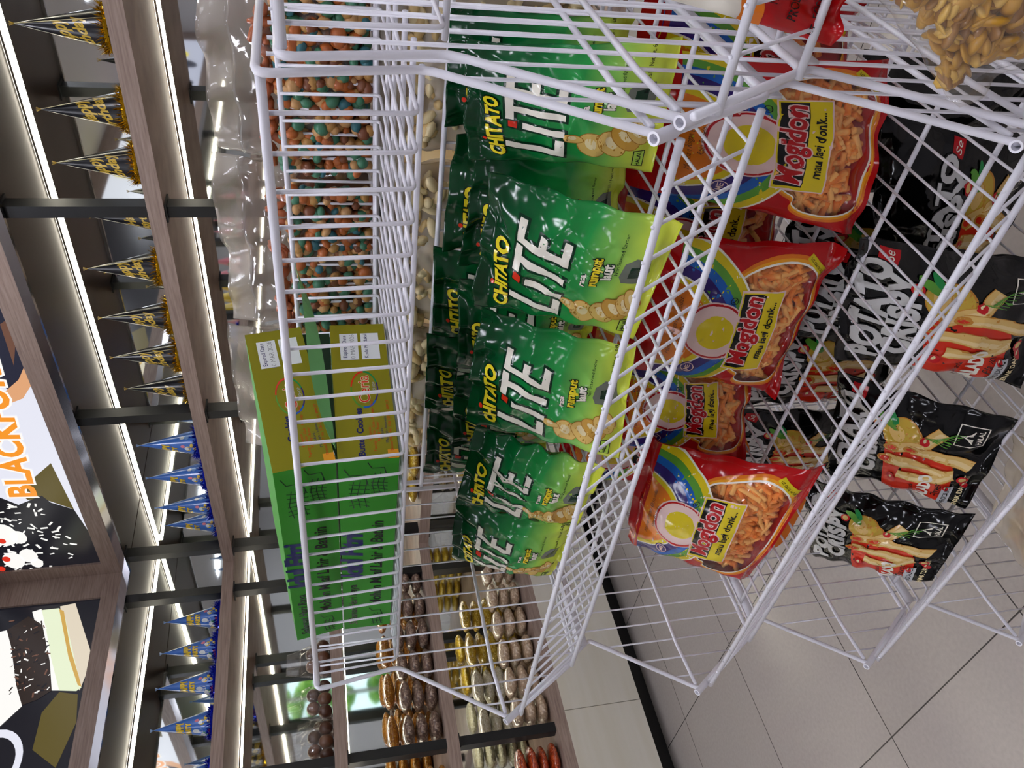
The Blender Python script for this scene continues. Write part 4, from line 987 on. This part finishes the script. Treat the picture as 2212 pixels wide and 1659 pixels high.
# ================================================================== PARTY HATS
for n, h in dict(h_black='0e1018', h_gold='c9a83a', h_cream='d9cda0', h_blue='3f74c8', h_sky='7fa8dc', h_yellow='e8c93a', h_pink='e88a98', h_white='e4ecec', h_green='4f9a5a', h_red='c22a30', h_purple='8a2a8a', h_teal='9ccac6', h_brown='5a3020').items(): mat(n, h, .28, coat=.4)
mat('tinsel_gold', 'c9a21a', .18, metal=.9); mat('tinsel_blue', '1a2fd0', .2, metal=.7); mat('tinsel_purple', '8a2aa0', .2, metal=.7)
HA = {}
a = Art(22, 24)
a.text('Happy', 11, 11.5, 5.0, 'h_gold', 1, rot=.35, shear=.45, bold=.03); a.text('Birthday', 11, 6.4, 4.2, 'h_gold', 1, rot=.35, shear=.45, bold=.03)
a.rect(0, .2, 22, 1.6, 'h_gold', 1.4); HA['black'] = a.bake(1.2)
a = Art(22, 24); R = random.Random(12)
a.text('HAPPY', 11, 13.5, 3.6, 'h_yellow', 2, bold=.08, outline='h_brown', ow=.04); a.text('PARTY', 11, 10.2, 2.6, 'h_yellow', 2, bold=.08, outline='h_brown', ow=.04)
for i in range(26): a.ell(R.uniform(2, 20), R.uniform(1.4, 7.5), R.uniform(.7, 1.5), R.uniform(.7, 1.4), ['h_white', 'h_pink', 'h_yellow', 'h_green', 'h_red', 'h_sky', 'h_white'][i % 7], 1+.15*i, n=12)
HA['blue'] = a.bake(1.2)
a = Art(22, 24)
for i in range(22): a.ell(R.uniform(1, 21), R.uniform(1, 13), R.uniform(.9, 2.2), R.uniform(.9, 1.8), ['h_teal', 'h_green', 'h_pink', 'h_white', 'h_teal', 'h_green'][i % 6], 1+.15*i, n=12)
HA['floral'] = a.bake(1.2)
a = Art(22, 24)
a.rect(0, 5, 22, 7, 'h_black', 1); a.rect(0, 12, 22, 13, 'h_black', 1)
for x in (4, 11, 18): a.ell(x, 3, 1.8, 1.6, 'h_black', 1.3, n=14)
HA['yellow'] = a.bake(1.2)
ST = dict(black=('h_black', 'tinsel_gold', 'h_gold'), blue=('h_blue', 'tinsel_blue', 'h_sky'), floral=('h_pink', 'tinsel_purple', 'h_pink'), yellow=('h_yellow', 'tinsel_gold', 'h_yellow'))
def make_hat(style):
    base, tin, tip = ST[style]; H, rb = .245, .058; A = HA[style]
    t = thing('party_hat', 'x', 'party hat'); q = MB(); n = 40
    vs = [(rb*math.cos(2*math.pi*i/n), rb*math.sin(2*math.pi*i/n), .001) for i in range(n)]+[(.001*math.cos(2*math.pi*i/n), .001*math.sin(2*math.pi*i/n), H) for i in range(n)]
    q.add(vs, [(i, (i+1) % n, n+(i+1) % n, n+i) for i in range(n)], base)
    V, F, MI = A.done; vv = []
    for x, y, L in V:
        h = y/24*H; r = rb*(1-h/H)+.0004*L; w = -math.pi/2+(x-11)/22*math.pi*1.45
        vv.append((r*math.cos(w), r*math.sin(w), h))
    i0 = len(q.v); q.v += vv; q.f += [tuple(i0+i for i in f) for f in F]; q.m += [q.slot(A.mats[i]) for i in MI]
    build(q, 'paper_cone', t)
    if style == 'black':
        q = MB()
        for w in (-.25, math.pi+.25): q.tube([(rb*1.01*math.cos(w), rb*1.01*math.sin(w), .004), (.001, 0, H)], .0011, 'h_cream', 5)
        build(q, 'seam', t)
    R = random.Random(9); q = MB()
    for i in range(700):
        w = R.uniform(0, 6.283); c = np.array([rb*math.cos(w), rb*math.sin(w), .014+R.uniform(-.008, .014)])
        d = np.array([math.cos(w)*R.uniform(.2, 1), math.sin(w)*R.uniform(.2, 1), R.uniform(-.5, 1.1)])*R.uniform(.012, .026); s = np.cross(d, [R.uniform(-1, 1), R.uniform(-1, 1), R.uniform(-1, 1)]); s = s/np.linalg.norm(s)*.0018
        q.add([c-s, c+s, c+d], [(0, 1, 2)], tin)
    q.tube([(rb*1.02*math.cos(w), rb*1.02*math.sin(w), .012) for w in np.linspace(0, 6.28, 25)[:-1]], .006, tin, 6, closed=True)
    build(q, 'tinsel_trim', t, smooth=False)
    q = MB()
    for i in range(10): w = i*.7; q.tube([(0, 0, H-.002), (.006*math.cos(w), .006*math.sin(w), H+.012)], .0007, tip, 4)
    build(q, 'tip_tassel', t); return t
protos = {s: make_hat(s) for s in ST}; used = set()
def hat(style, x, y, rz, label, group, tilt=0, sc=1):
    if style in used: o = copy_tree(protos[style])
    else: o = protos[style]; used.add(style)
    o.location = (x, y, ZS[0]); o.rotation_euler = (0, tilt, rz); o.scale = (sc, sc, sc); o['label'] = label; o['group'] = group
ordn = ['first', 'second', 'third', 'fourth', 'fifth', 'sixth', 'seventh', 'eighth', 'ninth', 'tenth']
bx = [-.875, -1.11, -1.28, -1.668, -1.88, -2.065, -2.283]
rzs = [-.3, .5, .1, .35, 0, .2, -.2]
hat('black', bx[0], 2.44, -.5, 'black party hat at the right end of the top shelf row', 'black hats', sc=1.02)
for i in range(1, 7): hat('black', bx[i], 2.50 if i == 6 else 2.44, rzs[i]-.45, f'black party hat with gold lettering, {ordn[i]} counted from the right end', 'black hats', tilt=-.02)
for x, w in ((-1.545, 'tucked left of the black post'), (-1.77, 'behind two others')): hat('black', x, 2.56, .6, f'smaller looking black party hat standing back on the shelf, {w}', 'black hats', sc=.9)
for i, x in enumerate((-2.56, -2.765, -2.97, -3.165)): hat('blue', x, 2.45 if i < 3 else 2.50, -.5+.1*i, f'blue picture party hat on the far wall, {ordn[i]} left of the black hats', 'blue hats')
for i, y in enumerate((2.10, 1.945, 1.78, 1.60, 1.40)): hat('blue', -3.40 if i < 4 else -3.44, y+.03, math.pi/2-.7-.1*i, f'blue picture party hat on the left wall, {ordn[i]} from the room corner', 'blue hats')
for i, y in enumerate((1.20, 1.07, .94)): hat('yellow', -3.42, y, math.pi/2, f'yellow and black party hat seen in the mirror, {ordn[i]} from the left', 'yellow hats')
for i, y in enumerate((.80, .64, .40, .24, .08, -.12, -.28, -.48)): hat('floral', -3.42, y, math.pi/2, f'pink floral party hat seen in the mirror, {ordn[i]} from the left', 'floral hats')

# ================================================================== POUCHES ON THE WALL SHELVES
def pouch_mat(n, cols, s=160):
    M = mat(n, '808080', .3, coat=.8); noise_col(M, s, [(i/(len(cols)-1)*.8+.1, c) for i, c in enumerate(cols)], voronoi=True); add_bump(M, s*.6, .8, 'voronoi', .004); return M
pouch_mat('p_brown', ['5c463c', '8c7262', 'aa9480', '6e564a'], 130); pouch_mat('p_beige', ['a0866c', 'c2aa8e', 'd8c4aa', 'b0967a'], 130)
pouch_mat('p_yellow', ['b08a18', 'd8b42a', 'e8d060', 'c09a20']); pouch_mat('p_amber', ['a8641c', 'd08a30', 'b87424', 'e0a84a']); pouch_mat('p_red', ['7a2410', 'b04018', '8e2c12', 'c85a24']); pouch_mat('p_cream', ['c8c0a0', 'e4e0c8', 'd8d2b0', 'f0ecdc'])
def make_pouch(m, L, D, H, seed):
    """sealed plastic pouch lying flat: one pointed gathered end, length along x"""
    R = random.Random(seed); q = MB(); nx, nr = 18, 14; vs = []
    for i in range(nx+1):
        s = i/nx; x = (s-.5)*L; k = math.sin(math.pi*min(1, s*1.12)**.9)**.42 if 0 < s*1.12 < 1 else 0
        if s > .88: k = .0
        k = max(k, .10*(1-s) if s > .8 else 0)
        for j in range(nr):
            w = 2*math.pi*j/nr; b = 1+R.uniform(-.05, .05)
            vs.append((x, D/2*k*math.cos(w)*b, H/2+H/2*k*math.sin(w)*b*(.9 if math.sin(w) > 0 else 1)))
    fs = [(i*nr+j, i*nr+(j+1) % nr, (i+1)*nr+(j+1) % nr, (i+1)*nr+j) for i in range(nx) for j in range(nr)]
    q.add(vs, fs, m); o = build(q, 'snack_pouch'); return o
PK = {}
where = {0: 'lowest', 1: 'second', 2: 'third', 3: 'fourth', 4: 'fifth'}
def stack(m, kind, wall, pos, depth, zi, layers, L, D, H, place, n0=0):
    k = (m, L, D, H)
    for j in range(layers):
        if k not in PK: PK[k] = o = make_pouch(m, L, D, H, len(PK))
        else: o = PK[k].copy(); COL.objects.link(o)
        R = random.Random(int(pos*1000)+j*7+zi)
        jx = R.uniform(-.001, .001)
        if wall == 'L': o.location = (XL-depth+R.uniform(-.012, .012), pos+jx, ZS[zi]+j*H*.985+.001); o.rotation_euler = (0, 0, math.pi/2+R.uniform(-.05, .05))
        else: o.location = (pos+jx, YB+depth+R.uniform(-.006, .006), ZS[zi]+j*H*.985+.001); o.rotation_euler = (0, 0, R.uniform(-.05, .05))
        tag(o, f'{kind} pouch {where[j]} up, {place}', 'snack pouch', kind+' pouches')
wn = ['', 'on the second shelf', 'on the third shelf', 'on the lowest shelf']
for i in range(6): stack('p_brown', 'brown nut', 'L', 2.22-.148*i, .10, 2, 3, .146, .15, .058, f'left wall third shelf, {ordn[i]} from the corner')
for i in range(4): stack('p_amber', 'amber', 'L', 2.16-.2*i, .30, 2, 4, .185, .14, .058, f'behind the brown ones, {ordn[i]} from the corner')
for i in range(3): stack('p_amber', 'golden', 'L', 1.25-.16*i, .11, 2, 4, .155, .15, .05, f'left wall third shelf past the post, {ordn[i]} stack')
for i in range(6): stack('p_beige', 'beige nut', 'L', 2.22-.148*i, .10, 3, 3, .146, .15, .056, f'left wall lowest shelf, {ordn[i]} from the corner')
for i in range(2): stack('p_yellow', 'yellow', 'L', 2.12-.19*i, .33, 3, 5, .18, .14, .056, f'behind the beige ones, {ordn[i]} from the corner')
for i in range(2): stack('p_cream', 'cream', 'L', 1.74-.19*i, .33, 3, 5, .18, .14, .056, f'behind the beige ones, {ordn[i+2]} from the corner')
for i in range(3): stack('p_red', 'red brown', 'L', 1.26-.17*i, .11, 3, 4, .165, .15, .048, f'left wall lowest shelf past the post, {ordn[i]} stack')
for i in range(5): stack('p_yellow', 'yellow corn', 'B', -3.0+.2*i, .13, 2, 2, .185, .15, .056, f'far wall third shelf, {ordn[i]} from the corner')
for i in range(4): stack('p_yellow', 'bright yellow', 'B', -2.95+.2*i, .16, 3, 5, .185, .15, .056, f'far wall lowest shelf, {ordn[i]} from the corner')
# chocolate ball bags on the second shelf of the left wall
for i, y in enumerate((1.86, 1.665, 1.48)):
    q = MB(); z0 = ZS[1]
    for k, (dx, dy, dz) in enumerate(((0, -.055, 0), (0, .0, 0), (0, .055, 0), (-.06, -.03, 0), (-.06, .03, 0), (-.02, -.028, .048), (-.02, .03, .048))):
        q.ell((XL-.10+dx, y+dy, z0+.033+dz), (.029, .029, .030), ['choc', 'choc2'][k % 2], 12, 8)
    P = Pillow((XL-.13, y-.05, z0+.20), (XL-.13, y+.05, z0+.19), (XL-.12, y+.095, z0+.002), (XL-.12, y-.095, z0+.002), .15, 200+i, st=.3, sb=.01, pinch=.1, crease=.006, roundness=.45, fold=2, front=(1, 0, 0), back=1)
    clear_bag('chocolate_ball_bag', f'clear bag of chocolate balls on the left wall, {ordn[i]} from the corner', 'snack bag', 'bags of chocolate balls', P, q, 'film_clear', 'chocolate_balls')
